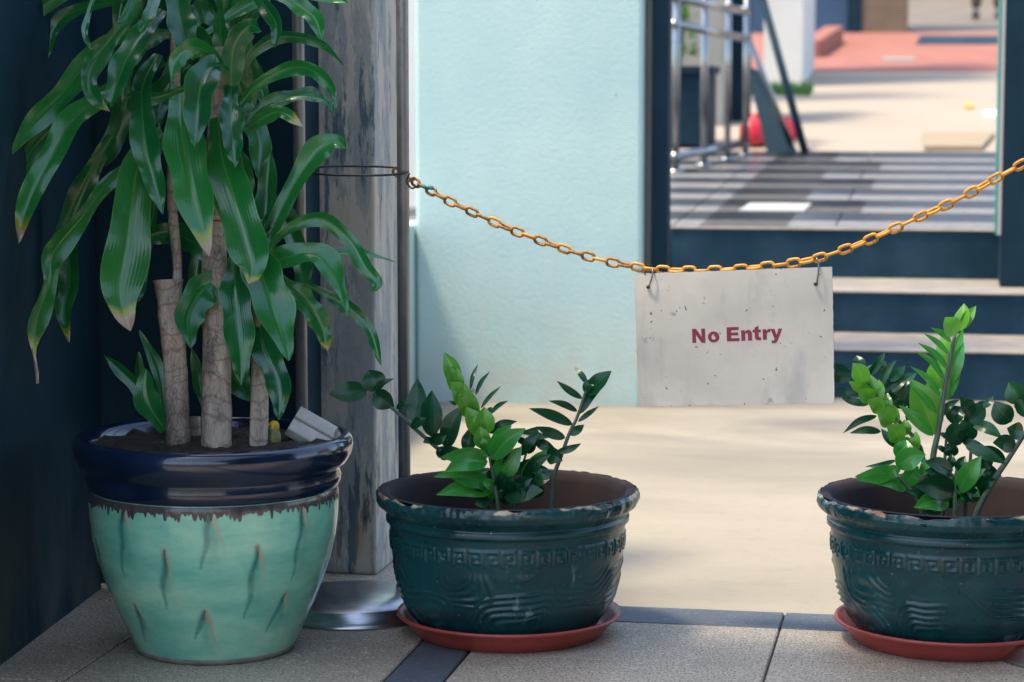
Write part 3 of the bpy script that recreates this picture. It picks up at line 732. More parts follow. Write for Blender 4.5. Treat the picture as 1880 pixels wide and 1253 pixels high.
# two dark green pots share their relief mesh
GC = at_z(932, 1160); GS = depth(GC)/F
def gz(py): return hz(py, GC)
z0s = .012                                              # stands inside the saucer
gprof = [(150, 1158), (163, 1143), (180, 1116), (194, 1088), (203, 1056), (209, 1025), (213, 1000), (214, 985), (214, 968), (216, 955), (222, 951), (222, 943), (218, 938), (226, 930), (236, 922), (240.5, 912), (240, 902), (235, 896), (226, 895), (217, 899), (213, 915), (208, 960), (190, 1060)]
GP = [(r*GS, gz(py)) for r, py in gprof]; GP[0] = (GP[0][0], z0s)
top = max(z_ for r_, z_ in GP); RIMNODE.color_ramp.elements[0].position = top-.0045; RIMNODE.color_ramp.elements[1].position = top-.0035
zk0, zk1 = gz(1001), gz(972)
outer = GP[:18]; inner = GP[17:]
def relief(r, z, a):
    d = 0
    if zk0 < z < zk1: d = .0022*greek((a*44/(2*math.pi)) % 1, (z-zk0)/(zk1-zk0))
    zl, zh = gz(1130), gz(1012)
    if zl < z < zh:
        s = 0; am = 2*math.pi/5
        for off_, zc, sg in ((0.0, gz(1010), 1), (am*.5, gz(1120), -1)):
            wq = mnoise.noise(Vector((math.cos(a)*2.2, math.sin(a)*2.2, z*9+off_)))
            u = ((a+off_+.5*wq) % am)-am/2; rr = math.hypot(u*.205, (z-zc)*1.5)+.012*wq
            if .02 < rr < .12: s = max(s, (.5+.5*math.cos(rr*2*math.pi/.017))*min(1, (rr-.02)/.02, (.12-rr)/.02)*min(1, max(0, .55+1.6*mnoise.noise(Vector((math.cos(a)*1.7+4, math.sin(a)*1.7, z*5+off_))))))
        d += .0042*s*min(1, (z-zl)/.012, (zh-z)/.012)
    if z > top-.03: d += .0028*mnoise.noise(Vector((math.cos(a)*9, math.sin(a)*9, z*30)))+.0016*mnoise.noise(Vector((math.cos(a)*28, math.sin(a)*28, z*60)))
    zz_ = z
    if z > top-.012:
        q = mnoise.noise(Vector((math.cos(a)*5, math.sin(a)*5, 1.7))); q2 = mnoise.noise(Vector((math.cos(a)*17, math.sin(a)*17, 4.7)))
        zz_ = z-.008*max(0, q)-.004*max(0, q2)
    return r+d, zz_
op = []
for (a_, b_) in zip(outer, outer[1:]):
    n = max(2, int(abs(b_[1]-a_[1])/.0022)); op += [(a_[0]+(b_[0]-a_[0])*i/n, a_[1]+(b_[1]-a_[1])*i/n) for i in range(n)]
op.append(outer[-1])
gpot = thing('green_pot', 'dark green glazed pot with chipped rim, standing next to the steel poles', 'pot', GC)
gb = mk('body', lathe(op, GC, 520, relief), M['greenpot'], gpot)
gi = mk('inner_wall', lathe([(relief(r_, z_, 0)[0] if False else r_-.0005, z_-.001) for r_, z_ in inner], GC, 96, None, False), M['potinside'], gpot)
gs_ = soil(GC, 200*GS, gz(985), gpot)
def saucer_prof(s): return [(165*s, 0), (171*s, .002), (184*s, .018), (197*s, .031), (203*s, .034), (206.5*s, .037), (205*s, .041), (199*s, .040), (190*s, .033), (176*s, .013), (168*s, .009), (5*s, .009)]
gsau = mk('plant_saucer', lathe(saucer_prof(GS), (0, 0, 0), 96), M['saucer'], None)
gsau.location = GC+Vector((.003, 0, .0)); tag(gsau, 'terracotta red saucer under the green pot next to the steel poles', 'saucer')
# second pot
HC = at_z(1742, 1175)
hp = gpot.copy(); COL.objects.link(hp); hp.location = HC; hp.rotation_euler = (0, 0, R(127)); ORG[hp.name] = HC
hp['label'] = 'dark green glazed pot whose plant reaches in front of the sign'
for ch_ in (gb, gi, gs_):
    c_ = ch_.copy(); COL.objects.link(c_); c_.parent = hp
hsau = gsau.copy(); COL.objects.link(hsau); hsau.location = HC; hsau['label'] = 'terracotta red saucer under the pot whose plant reaches in front of the sign'

# ------------------------------------------------------------------ leaves
def leaf(name, pts, wpx, d, par, mat, roll=0.0, fold=.25, wave=0.0, shape='strap', n=18, m=6, dz=None, face=None, jit=0.0, curl=0.0):
    """pts: photo points root->tip, dz: offset in metres towards the viewer for each point (negative = nearer)"""
    dz = dz or [0]*len(pts)
    P = [at(x_, y_, d+o_) for (x_, y_), o_ in zip(pts, dz)]
    path = smooth_path(P, n+1); W = wpx*d/F/2
    v, f, uv = [], [], []; ph = random.uniform(0, 6.28); fq = random.uniform(2.2, 3.6)
    for i, p in enumerate(path):
        t = i/n; tg = (path[min(i+1, n)]-path[max(i-1, 0)]).normalized()
        N_ = (EYE-p).normalized()+Vector((0, 0, .15))
        N_ = (N_-tg*N_.dot(tg)).normalized(); sd = tg.cross(N_)
        ang = R(roll)+(curl*(t-.4)); sd, N_ = sd*math.cos(ang)+N_*math.sin(ang), N_*math.cos(ang)-sd*math.sin(ang)
        if shape == 'strap': wv = min(1, .42+1.5*t)*(1-max(0, (t-.5)/.5)**2.1)**.8
        elif shape == 'oval': wv = math.sin(math.pi*min(1, max(0, t))**.82)**.72*(1-.35*max(0, (t-.55)/.45)**1.5)
        else: wv = math.sin(math.pi*t**.9)**.8
        wv = max(wv, .03)*W*(1+.10*math.sin(fq*2*t*math.pi+ph)*(1 if wave else 0))
        for j in range(m+1):
            s_ = j/m*2-1
            lift = fold*abs(s_)*wv + (wave*W*math.sin(fq*2*math.pi*t+ph+(1.7 if s_ > 0 else 0))*s_*s_)
            v.append(p+sd*(s_*wv)+N_*lift); uv.append((j/m, t))
    for i in range(n):
        for j in range(m): f.append((i*(m+1)+j, i*(m+1)+j+1, (i+1)*(m+1)+j+1, (i+1)*(m+1)+j))
    return mk(name, (v, f, uv), mat, par)

# ---- strap-leaved cane plant in the turquoise pot
dr = thing('cane_plant', 'tall strap-leaved cane plant with three bare trunks and drooping leaves', 'plant', PC+Vector((0, 0, ZT-.03)))
def trunk(name, pts, w0, w1, par, knob=0, mat=None, n=40, ringed=.05):
    P = smooth_path([at(x_, y_, PD+o_) for x_, y_, o_ in pts], n)
    sd_ = random.uniform(0, 50)
    def rad(t, p):
        base = (w0+(w1-w0)*t)*S/2
        base *= 1+ringed*.5*math.sin(t*n*1.1+sd_)*.6
        return lambda a: base*(1+.05*mnoise.noise(Vector((math.cos(a)*1.5+sd_, math.sin(a)*1.5, t*9)))+.035*mnoise.noise(Vector((math.cos(a)*4, math.sin(a)*4+sd_, t*40)))+(knob*max(0, t-.82)*1.2))
    return mk(name, tube(P, rad, 24), mat or M['bark'], par)
trunk('trunk', [(328, 850, -.05), (326, 760, -.05), (321, 660, -.045), (312, 570, -.04), (309, 514, -.04)], 42, 45, dr, knob=1.0)
trunk('shoot', [(322, 545, -.035), (326, 500, -.03), (322, 440, -.02), (316, 370, 0), (318, 260, .02), (322, 120, .02), (322, -60, .02)], 17, 20, dr)
mid_trunk = trunk('trunk', [(397, 850, -.06), (398, 760, -.055), (397, 640, -.04), (394, 520, -.03), (393, 400, -.01), (398, 280, .01), (405, 180, .01), (410, 90, .02)], 57, 34, dr, n=60)
trunk('trunk', [(474, 850, -.05), (476, 760, -.05), (477, 680, -.045), (478, 600, -.03), (474, 520, -.02), (468, 455, 0)], 35, 26, dr)
trunk('stub', [(357, 840, .08), (357, 765, .08)], 26, 22, dr, n=10)
q = [at(393+20.5*math.cos(a_*math.pi/10), 403+3.2*math.sin(a_*math.pi/10), PD-.012-.019*math.sin(a_*math.pi/10)) for a_ in range(20)]
mk('red_tape', tube(q, .0022, 6, closed=True), M['ribbon'], mid_trunk)
D, T, TY = 'drac', 'drac_tip', 'drac_yellow'
LV = [ # points, width, material, depth offsets start/mid/end, roll, wave
 ([(240,60),(185,85),(120,165),(62,225),(15,288)],50,D,(.0,-.05,-.10),25,.10),
 ([(225,150),(190,180),(135,220),(104,272),(68,335),(45,395),(34,446)],50,T,(0,-.09,-.15),-18,.22),
 ([(215,150),(155,190),(80,250),(40,310),(22,385),(30,440)],36,D,(.02,-.02,-.04),30,.15),
 ([(255,-30),(232,35),(185,95),(163,140),(172,178),(201,205)],38,T,(0,-.10,-.15),22,.2),
 ([(178,-20),(160,35),(156,65),(170,96)],13,D,(0,-.1,-.13),0,.2),
 ([(300,20),(262,62),(232,110),(213,160),(203,200)],48,D,(-.02,-.12,-.16),-18,.12),
 ([(292,-30),(275,25),(256,64)],24,D,(0,-.1,-.12),10,.1),
 ([(318,-60),(328,20),(338,70),(348,115)],56,D,(0,-.06,-.08),12,.06),
 ([(450,-40),(482,5),(507,45),(505,90)],30,D,(0,-.08,-.1),-20,.1),
 ([(500,-10),(545,10),(578,35),(592,78)],36,D,(.03,.02,0),10,.1),
 ([(440,150),(458,105),(500,72),(545,68),(595,82),(630,120)],26,D,(.0,-.02,-.05),-28,.1),
 ([(435,200),(470,158),(530,126),(575,130),(606,158),(618,198)],30,D,(0,-.04,-.08),-22,.18),
 ([(450,225),(490,192),(550,176),(590,182),(612,208)],32,D,(.03,.03,.03),20,.15),
 ([(455,235),(480,219),(515,206),(558,234)],30,TY,(-.02,-.07,-.1),-10,.12),
 ([(430,205),(424,150),(430,85),(458,48),(480,58)],46,D,(0,-.03,-.06),-15,.06),
 ([(418,140),(406,70),(404,10)],32,D,(.03,.02,0),15,.05),
 ([(408,130),(385,98),(348,88),(322,112),(313,152)],40,D,(-.02,-.09,-.14),35,.06),
 ([(415,120),(388,124),(368,160),(362,215),(357,272)],60,D,(-.03,-.11,-.16),-8,.06),
 ([(425,160),(424,205),(426,250),(432,308)],48,D,(-.02,-.08,-.12),12,.14),
 ([(290,100),(262,160),(263,230),(272,290),(285,340),(299,394)],52,D,(0,-.09,-.13),-12,.15),
 ([(330,160),(332,230),(345,310),(362,385),(384,470)],78,T,(0,-.10,-.15),6,.06),
 ([(400,215),(408,290),(430,365),(452,440),(463,490),(455,522)],80,T,(-.01,-.10,-.15),-10,.10),
 ([(300,245),(256,300),(243,370),(235,450),(222,525),(226,570),(240,608)],84,TY,(.0,-.12,-.17),8,.10),
 ([(265,290),(200,335),(150,400),(98,465),(90,520),(68,585),(62,640),(66,705)],44,TY,(.02,-.05,-.08),30,.22),
 ([(250,330),(190,350),(130,420),(128,520),(118,570),(126,628)],46,T,(.08,.08,.06),-25,.15),
 ([(205,250),(160,330),(120,430),(105,480)],48,D,(.06,.07,.08),10,.12),
 ([(255,440),(310,428),(355,445),(402,487)],52,D,(.05,.04,.02),-20,.08),
 ([(420,500),(375,530),(345,580),(350,640)],64,D,(-.02,-.08,-.1),16,.05),
 ([(435,470),(432,530),(440,620),(443,708)],60,D,(-.03,-.09,-.11),-6,.08),
 ([(455,440),(478,500),(505,575),(530,663)],80,D,(-.02,-.1,-.13),8,.06),
 ([(470,560),(484,630),(512,705),(512,772)],52,D,(-.02,-.07,-.09),-14,.12),
 ([(475,500),(520,475),(580,468),(615,510),(636,578)],54,D,(0,-.02,-.03),22,.12),
 ([(480,470),(530,420),(590,402),(640,440),(672,492),(694,520),(680,542)],32,D,(.02,.0,-.02),-20,.22),
 ([(490,500),(545,540),(585,590),(602,645)],46,T,(.03,.04,.05),12,.12),
 ([(560,520),(625,555),(675,600),(700,672)],28,D,(.04,.03,.03),-18,.18),
 ([(500,480),(580,470),(660,465),(725,482)],22,D,(.06,.07,.08),30,.1),
 ([(478,480),(488,380),(497,275)],46,D,(.05,.06,.07),0,.05),
 ([(490,450),(535,350),(580,282),(612,262),(636,272)],50,D,(.06,.05,.05),15,.12),
 ([(302,790),(262,722),(190,652)],32,D,(.0,.0,.01),20,.05),
 ([(303,790),(292,690),(255,606)],28,D,(.03,.03,.03),-12,.05),
 ([(303,790),(270,735),(268,678)],48,D,(-.01,-.02,-.02),8,.05),
 ([(302,785),(262,700),(254,645)],22,D,(.04,.04,.04),0,.05),
 ([(220,-40),(110,-8),(48,38),(10,85),(12,140)],34,D,(.05,.06,.06),25,.1),
 ([(230,0),(140,20),(98,55),(88,108)],30,D,(.09,.1,.1),-10,.1),
 ([(420,590),(425,680),(462,738)],64,D,(.06,.06,.05),-10,.05),
 ([(380,760),(365,700),(352,640)],26,D,(.07,.07,.07),0,.05),
 ([(330,60),(280,70),(235,115),(226,210)],34,D,(.05,.04,.03),15,.12),
 ([(345,160),(285,180),(238,178),(228,215)],26,D,(-.02,-.04,-.05),30,.1),
 ([(380,60),(440,20),(520,-20),(600,-5),(640,5)],30,D,(.05,.06,.06),10,.1),
 ([(360,80),(420,60),(470,10),(500,-40)],44,D,(.08,.09,.1),0,.05),
 ([(300,110),(250,150),(205,260),(150,330)],50,D,(.09,.1,.11),10,.1),
 ([(290,350),(255,520),(245,560)],30,D,(.1,.11,.11),0,.08),
 ([(350,120),(300,170),(285,230)],50,D,(.06,.05,.04),0,.05),
 ([(390,150),(470,240),(475,330)],50,D,(.08,.08,.07),15,.05),
 ([(400,420),(445,340),(440,270)],44,D,(.07,.08,.08),-15,.05),
 ([(300,60),(215,80),(150,130),(120,190)],44,D,(.11,.12,.13),15,.1),
]
rng = random.Random(21)
for (hx, hy) in ((322, 20), (410, 120), (470, 440), (322, -40)):
    for i in range(7):
        sx_ = rng.choice((-1, 1)); L_ = rng.uniform(110, 190); dx = sx_*rng.uniform(.35, .8)*L_
        LV.append(([(hx, hy), (hx+dx*.45, hy-rng.uniform(10, 60)), (hx+dx*.9, hy+rng.uniform(0, 50)), (hx+dx*1.05, hy+rng.uniform(.5, .9)*L_)], rng.uniform(34, 48), D, (.03, rng.uniform(.05, .12), rng.uniform(.06, .16)), rng.uniform(-30, 30), .12))
for (pts, wd, mt, (o0, om, o1), rl, wv) in LV:
    n_ = len(pts); dz = []
    for i in range(n_):
        t = i/(n_-1); dz.append(o0*(1-t)**2+2*t*(1-t)*(om*1.3)+o1*t*t)
    leaf('leaf', pts, wd*.92, PD, dr, M[mt], roll=rl, fold=.30, wave=wv*1.6, n=26, m=8, dz=dz, curl=random.uniform(-.7, .7))

# ---- two fleshy-leaved plants in the green pots (points read off enlarged crops of the photo)
def zz_plant(label, base, conv, k, stems, leaves, d, grp, fill):
    t = thing('pinnate_plant', label, 'plant', base, grp)
    for pts, w0, off_ in stems:
        P = [at(*conv(x_, y_), d+off_) for x_, y_ in pts]; P = smooth_path([P[0]+Vector((0, 0, -.085))]+P, 24)
        mk('stem', tube(P, lambda t_, p: w0*d/F*(1-.55*t_)*.5, 8), M['zstem'], t)
    rg = random.Random(5)
    fx0, fx1, fy = fill
    extra = []
    for i in range(26):                                   # the crowded leaflets low in the clump
        bx0 = rg.uniform(fx0, fx1); by0 = fy+rg.uniform(-40, 70); an = rg.uniform(-2.9, -.25); L0 = rg.uniform(100, 165)
        o_ = rg.uniform(-.05, .05); extra.append(((bx0, by0), (bx0+L0*math.cos(an), by0+.75*L0*math.sin(an)), rg.uniform(50, 80), rg.choice(('mature', 'mature', 'fresh')), o_, o_-.02))
    for i, (b, tp, w_, mt, o0, o1) in enumerate(list(leaves)+extra):
        bx_, by_ = conv(*b); tx, ty = conv(*tp); mx, my = (bx_+tx)/2, (by_+ty)/2
        L = math.hypot(tx-bx_, ty-by_); bend = random.uniform(-.09, .09)
        mx += -(ty-by_)*bend; my += (tx-bx_)*bend-.03*L
        thin = w_/k < .33*L
        leaf('leaflet', [(bx_, by_), (mx, my), (tx, ty)], w_/k*1.16, d, t, M[mt], roll=random.uniform(-22, 22) if not thin else random.uniform(-10, 10),
             fold=random.uniform(.12, .34), wave=0, shape='oval', n=12, m=6, dz=[o0, (o0+o1)/2-.006, o1])
    return t
c6 = lambda x_, y_: (600+x_/3.133, 620+y_/3.133)
Y_, Fr, Mt = 'young', 'fresh', 'mature'
GD = depth(GC+Vector((0, 0, gz(900))))
stemsA = [([(930,960),(800,770),(640,640),(480,500),(380,410),(265,318)], 11, .0), ([(960,960),(945,700),(890,620),(850,500),(800,370),(715,190)], 10, -.01),
          ([(1290,960),(1310,790),(1345,690),(1400,540),(1440,460),(1490,310),(1510,260)], 10, .0), ([(985,990),(965,850),(935,680)], 11, -.05), ([(1090,960),(1110,800),(1160,620)], 9, .02)]
leavesA = [((230,300),(12,325),108,Mt,0,-.01), ((290,310),(245,185),125,Mt,.0,.01), ((270,320),(388,402),105,Mt,0,.0), ((262,312),(390,235),30,Mt,-.01,-.03),
 ((490,490),(520,235),100,Mt,0,.02), ((400,410),(475,362),32,Mt,-.01,-.03), ((602,572),(604,305),116,Mt,0,.01), ((480,512),(572,465),58,Mt,-.01,-.03),
 ((685,642),(785,390),98,Mt,0,-.02), ((600,595),(690,560),64,Mt,-.01,-.03), ((615,592),(553,605),40,Mt,-.01,-.03), ((650,690),(765,640),64,Mt,0,-.03), ((640,690),(700,640),60,Mt,0,.01),
 ((800,660),(825,515),80,Mt,.02,.03), ((745,285),(675,85),86,Y_,0,.0), ((765,320),(705,165),84,Y_,-.005,-.02), ((775,330),(748,170),52,Y_,-.01,-.02), ((795,390),(712,255),98,Y_,-.01,-.03),
 ((805,400),(785,270),66,Y_,-.015,-.03), ((835,460),(755,325),100,Y_,-.01,-.03), ((850,480),(828,310),60,Y_,-.01,-.02), ((872,560),(800,400),92,Y_,-.02,-.03), ((885,570),(835,440),80,Y_,-.02,-.03),
 ((905,560),(905,398),100,Y_,-.02,-.03), ((900,640),(880,510),84,Y_,-.03,-.04), ((860,490),(870,400),50,Y_,-.01,-.01), ((930,670),(905,560),80,Fr,-.03,-.04),
 ((825,300),(870,153),22,Mt,.01,.04), ((855,332),(940,195),22,Mt,.01,.04), ((885,408),(1002,280),22,Mt,.01,.04), ((940,440),(1044,363),24,Mt,.01,.03), ((745,388),(703,366),18,Mt,0,0),
 ((935,552),(1094,482),48,Mt,.0,.0), ((925,440),(950,400),30,Mt,0,0),
 ((1490,325),(1637,192),88,Mt,0,-.02), ((1498,268),(1420,166),32,Mt,0,.02), ((1470,352),(1323,250),36,Mt,0,-.02), ((1442,425),(1276,364),34,Mt,0,-.02), ((1415,502),(1163,408),56,Mt,0,-.03),
 ((1372,577),(1203,513),56,Mt,0,-.03), ((1455,440),(1602,266),48,Mt,0,.02), ((1445,485),(1565,396),28,Mt,0,.02), ((1400,562),(1480,502),44,Mt,0,.01), ((1320,660),(1463,610),38,Mt,0,.0), ((1485,320),(1545,240),55,Mt,0,0),
 ((930,680),(655,690),84,Fr,-.05,-.10), ((925,715),(678,772),98,Fr,-.06,-.12), ((930,765),(612,802),64,Fr,-.05,-.09), ((940,840),(700,798),86,Fr,-.05,-.08), ((950,890),(630,905),90,Fr,-.04,-.08),
 ((945,700),(1142,523),102,Fr,-.06,-.10), ((955,650),(1062,503),78,Fr,-.05,-.06), ((950,740),(1080,608),96,Mt,-.04,-.05), ((965,830),(1120,630),118,Fr,-.04,-.05), ((990,840),(1100,690),80,Mt,-.02,-.02),
 ((1150,610),(1212,512),66,Mt,.02,.02), ((1090,545),(1285,575),50,Mt,.02,.0), ((1120,790),(1315,635),64,Fr,0,-.01), ((1130,815),(1290,672),60,Mt,0,-.02), ((1200,590),(1318,645),56,Mt,.01,0),
 ((1010,910),(1245,880),112,Mt,-.03,-.05), ((1100,605),(1205,515),64,Mt,.02,.02), ((1262,680),(1355,712),84,Mt,-.01,-.03), ((980,600),(1110,528),44,Mt,0,0), ((1060,780),(1240,690),60,Mt,.02,.01),
 ((940,930),(850,960),60,Mt,-.03,-.05), ((1150,740),(1280,760),50,Mt,0,-.02), ((1160,670),(1170,560),60,Mt,.03,.03), ((1290,770),(1220,820),40,Mt,-.01,-.02), ((1120,680),(1230,545),54,Mt,.0,.0)]
zz_plant('glossy dark pinnate-leaved plant with one bright shoot, in the pot near the poles', GC+Vector((0, 0, gz(945))), c6, 3.133, stemsA, leavesA, GD, None, (860, 1240, 880))
c4 = lambda x_, y_: (1450+x_/2.984, 540+y_/2.984)
HD = depth(HC+Vector((0, 0, gz(900))))
stemsB = [([(770,1200),(785,900),(812,760),(850,520),(880,350),(905,220)], 15, -.01), ([(760,1200),(730,900),(690,800),(600,700),(500,590),(400,450),(365,400)], 11, 0.0), ([(720,1180),(650,1060),(590,1000)], 11, -.05),
          ([(905,1200),(905,1100),(912,960)], 11, -.06), ([(1020,1220),(1120,1020),(1200,900),(1290,760),(1330,690)], 15, -.02), ([(840,1180),(850,900),(862,740)], 10, .03), ([(960,1200),(990,900),(1000,660)], 10, .02)]
leavesB = [((920,205),(955,53),78,Y_,0,.01), ((938,195),(1020,66),54,Y_,0,.01), ((908,225),(850,128),100,Y_,-.02,-.03), ((885,262),(773,185),30,Fr,-.01,-.03), ((872,332),(733,216),28,Fr,-.01,-.03), ((862,395),(703,268),32,Fr,-.01,-.03),
 ((845,468),(685,313),32,Fr,-.01,-.03), ((825,562),(660,396),32,Fr,-.01,-.04), ((806,655),(653,493),36,Fr,-.01,-.04), ((785,778),(598,610),60,Fr,-.02,-.04),
 ((865,430),(850,205),92,Y_,.01,.02), ((842,545),(785,365),112,Y_,.01,.02), ((795,770),(668,468),158,Y_,.01,.0), ((815,650),(765,470),104,Y_,.01,.02), ((862,585),(948,195),92,Fr,.02,.02), ((870,500),(955,270),70,Fr,.01,.0), ((830,672),(928,580),38,Mt,.01,.02),
 ((405,490),(345,378),88,Y_,-.01,-.03), ((415,505),(410,400),44,Y_,-.0,.01), ((432,525),(322,480),56,Y_,-.01,-.03), ((458,575),(372,528),80,Y_,-.01,-.03), ((465,565),(440,443),50,Y_,0,.01), ((490,590),(487,468),48,Y_,0,.01), ((508,645),(425,583),78,Y_,-.01,-.03),
 ((540,650),(535,543),54,Y_,0,.01), ((555,720),(473,635),96,Y_,-.01,-.03), ((582,715),(565,608),54,Y_,0,.01), ((605,810),(533,720),92,Y_,-.01,-.03), ((637,775),(630,688),58,Y_,0,.0), ((665,830),(595,790),60,Y_,-.01,-.03), ((690,860),(690,753),58,Y_,0,.0),
 ((335,432),(158,432),60,Mt,0,.0), ((335,468),(203,457),44,Mt,0,.02), ((392,552),(238,523),34,Mt,0,.02), ((432,606),(270,563),38,Mt,0,.02), ((478,668),(293,762),34,Mt,0,.0), ((500,755),(328,763),38,Mt,0,.0), ((592,842),(500,738),44,Mt,0,.01),
 ((375,420),(365,338),66,Mt,.02,.03), ((440,450),(522,318),40,Mt,.02,.04), ((500,505),(582,362),40,Mt,.02,.04), ((490,440),(520,368),56,Mt,.03,.04), ((545,480),(634,392),48,Mt,.02,.04), ((560,540),(662,432),56,Mt,.02,.04), ((600,520),(694,432),50,Mt,.02,.04),
 ((610,600),(520,470),96,Mt,.03,.04), ((650,610),(560,530),104,Mt,.03,.04), ((640,695),(745,560),50,Mt,.03,.04), ((590,610),(660,560),50,Mt,.03,.04), ((440,430),(420,400),60,Mt,.03,.04),
 ((590,965),(357,1000),80,Fr,-.05,-.08), ((580,1022),(372,1022),44,Fr,-.05,-.08), ((640,1072),(468,1040),60,Fr,-.04,-.07), ((585,945),(745,880),106,Fr,-.06,-.08), ((590,905),(640,800),96,Fr,-.05,-.04), ((535,992),(608,962),64,Fr,-.06,-.07), ((640,1055),(705,945),84,Fr,-.04,-.04), ((580,912),(413,946),28,Mt,-.03,-.03),
 ((720,1000),(745,900),50,Fr,-.03,-.02), ((895,965),(738,918),76,Mt,-.05,-.09), ((902,1015),(738,968),80,Mt,-.05,-.09), ((900,1085),(685,1050),116,Mt,-.06,-.11), ((875,1150),(680,1170),92,Fr,-.05,-.09), ((920,1092),(1048,888),96,Fr,-.06,-.08), ((930,1062),(1072,958),64,Fr,-.05,-.08),
 ((880,955),(888,878),44,Mt,-.04,-.04), ((920,975),(962,888),50,Mt,-.04,-.04), ((970,1060),(1042,1112),54,Fr,-.03,-.05), ((935,825),(905,695),116,Mt,.01,.0), ((985,805),(945,690),100,Mt,.02,.0), ((880,705),(950,620),94,Mt,.02,.02), ((960,720),(1062,585),94,Mt,.01,.02), ((1005,665),(935,563),76,Mt,.01,.0),
 ((1060,625),(1114,556),38,Mt,.01,.02), ((1000,712),(1165,790),60,Mt,0,-.03), ((960,828),(1185,932),62,Mt,-.01,-.03), ((900,890),(860,820),70,Mt,.02,.02), ((940,800),(1075,840),44,Mt,.02,.0), ((1040,930),(1160,1000),60,Mt,.02,.01), ((880,800),(815,760),30,Mt,.02,.02), ((860,870),(800,830),30,Mt,.02,.02), ((1020,960),(1120,900),70,Mt,.02,.01),
 ((1235,845),(1112,815),84,Mt,-.02,-.04), ((1215,700),(1123,588),106,Mt,-.02,-.02), ((1260,605),(1200,485),104,Mt,-.02,-.01), ((1280,755),(1190,735),84,Mt,-.03,-.05), ((1245,650),(1320,600),90,Mt,-.02,-.03), ((1180,915),(1035,838),56,Mt,-.01,0), ((1300,720),(1380,640),90,Mt,-.02,-.02), ((1330,690),(1360,560),90,Mt,-.02,0), ((1230,620),(1310,560),80,Mt,0,.02),
 ((830,1180),(740,1195),50,Mt,-.04,-.06), ((960,1120),(1030,1060),70,Mt,.0,.02), ((850,1120),(760,1110),70,Mt,.0,-.02)]
zz_plant('glossy pinnate-leaved plant with two bright green shoots, beside the hanging sign', HC+Vector((0, 0, gz(945))), c4, 2.984, stemsB, leavesB, HD, None, (690, 1090, 1090))

# ------------------------------------------------------------------ things in the turquoise pot
bc = at(503, 818, PD-.03)
bd = thing('bird_figurine', 'tiny bird figurine with yellow head sitting in the turquoise pot', 'figurine', bc)
s_ = 1*S
mk('body', lathe([(2*s_, -.004), (11*s_, .0), (13.5*s_, 10*s_), (12.5*s_, 20*s_), (10*s_, 28*s_), (8*s_, 31*s_)], bc, 20), M['birdbody'], bd)
hd = mk('head', lathe([(8.5*s_, 28*s_), (10.5*s_, 33*s_), (10*s_, 39*s_), (7*s_, 43.5*s_), (.4*s_, 45.5*s_)], bc, 20, cap=False), M['birdhead'], bd)
hc = bc+Vector((0, 0, 34*s_))-FWD*10*s_
mk('beak', lathe([(2.6*s_, 0), (1.6*s_, 2*s_), (.2*s_, 4*s_)], hc-RIGHT*2*s_-Vector((0, 0, 3*s_)), 8), M['plaster'], hd)
for sx in (-6, 3):
    mk('eye', lathe([(.3*s_, -1.4*s_), (1.4*s_, 0), (.3*s_, 1.4*s_)], hc+RIGHT*sx*s_+Vector((0, 0, 1*s_))+FWD*1.0*s_, 8), M['hole'], hd)
wc = at(574, 792, PD+.02)
ob = thing('wood_offcut', 'pale split offcut with a groove, resting on the rim of the turquoise pot', 'offcut', wc)
rot = Matrix.Rotation(YAW, 3, 'Z') @ Matrix.Rotation(R(30), 3, 'Y') @ Matrix.Rotation(R(38), 3, 'X')
def rbox(x0, x1, y0, y1, z0, z1):
    v, f = box(x0*S, x1*S, y0*S, y1*S, z0*S, z1*S); return [wc+rot@p for p in v], f
for a_ in ((-42, 42, -32, -2, -12, 9), (-42, 42, 3, 32, -12, 10), (-41, 41, -30, 30, -15, 2)):
    bevel(mk('slab', rbox(*a_), M['plaster'], ob, smooth=False), .002)

# ------------------------------------------------------------------ steel stand, wire, chain, sign
DC = at_z(652, 1124); DS = depth(DC)/F
sd = thing('pole_stand', 'two worn steel poles rising from a round brushed steel base', 'stand', DC)
hD = .030
mk('base', lathe([(152*DS, 0), (153*DS, .003), (150*DS, .009), (144*DS, .012), (142*DS, hD-.003), (140*DS, hD), (2*DS, hD+.001)], DC, 96), M['disc'], sd)
pl = at(740, 330, depth(DC)); pl2 = at(550, 330, depth(DC)+.02)
for p in (pl, pl2):
    pp = mk('pole', tube([Vector((p.x, p.y, hD-.01)), Vector((p.x, p.y, 1.2)), Vector((p.x, p.y, 2.4))], 11.3*DS, 20), M['steel'], sd)
    mk('collar', lathe([(17*DS, hD-.002), (17*DS, hD+.004), (12*DS, hD+.008)], (p.x, p.y, 0), 20, cap=False), M['disc'], pp)
wl = []
za = at(650, 314, depth(DC)).z
for i in range(48):
    a_ = 2*math.pi*i/48
    c_ = pl.lerp(pl2, .44); ex = (pl-pl2)*.5; ex.z = 0
    L_ = ex.length; ex.normalize(); ey = Vector((-ex.y, ex.x, 0))
    cs = math.cos(a_); sn = math.sin(a_)
    wl.append(Vector((c_.x, c_.y, za-.001*cs))+ex*(L_*.98*math.copysign(abs(cs)**.75, cs))+ey*(.034*sn)+Vector((0, 0, .0075*sn)))
o = mk('wire_loop', tube(wl, .0023, 8, closed=True), M['wire'], loc=wl[0]); tag(o, 'black wire loop stretched between the two steel poles', 'wire')

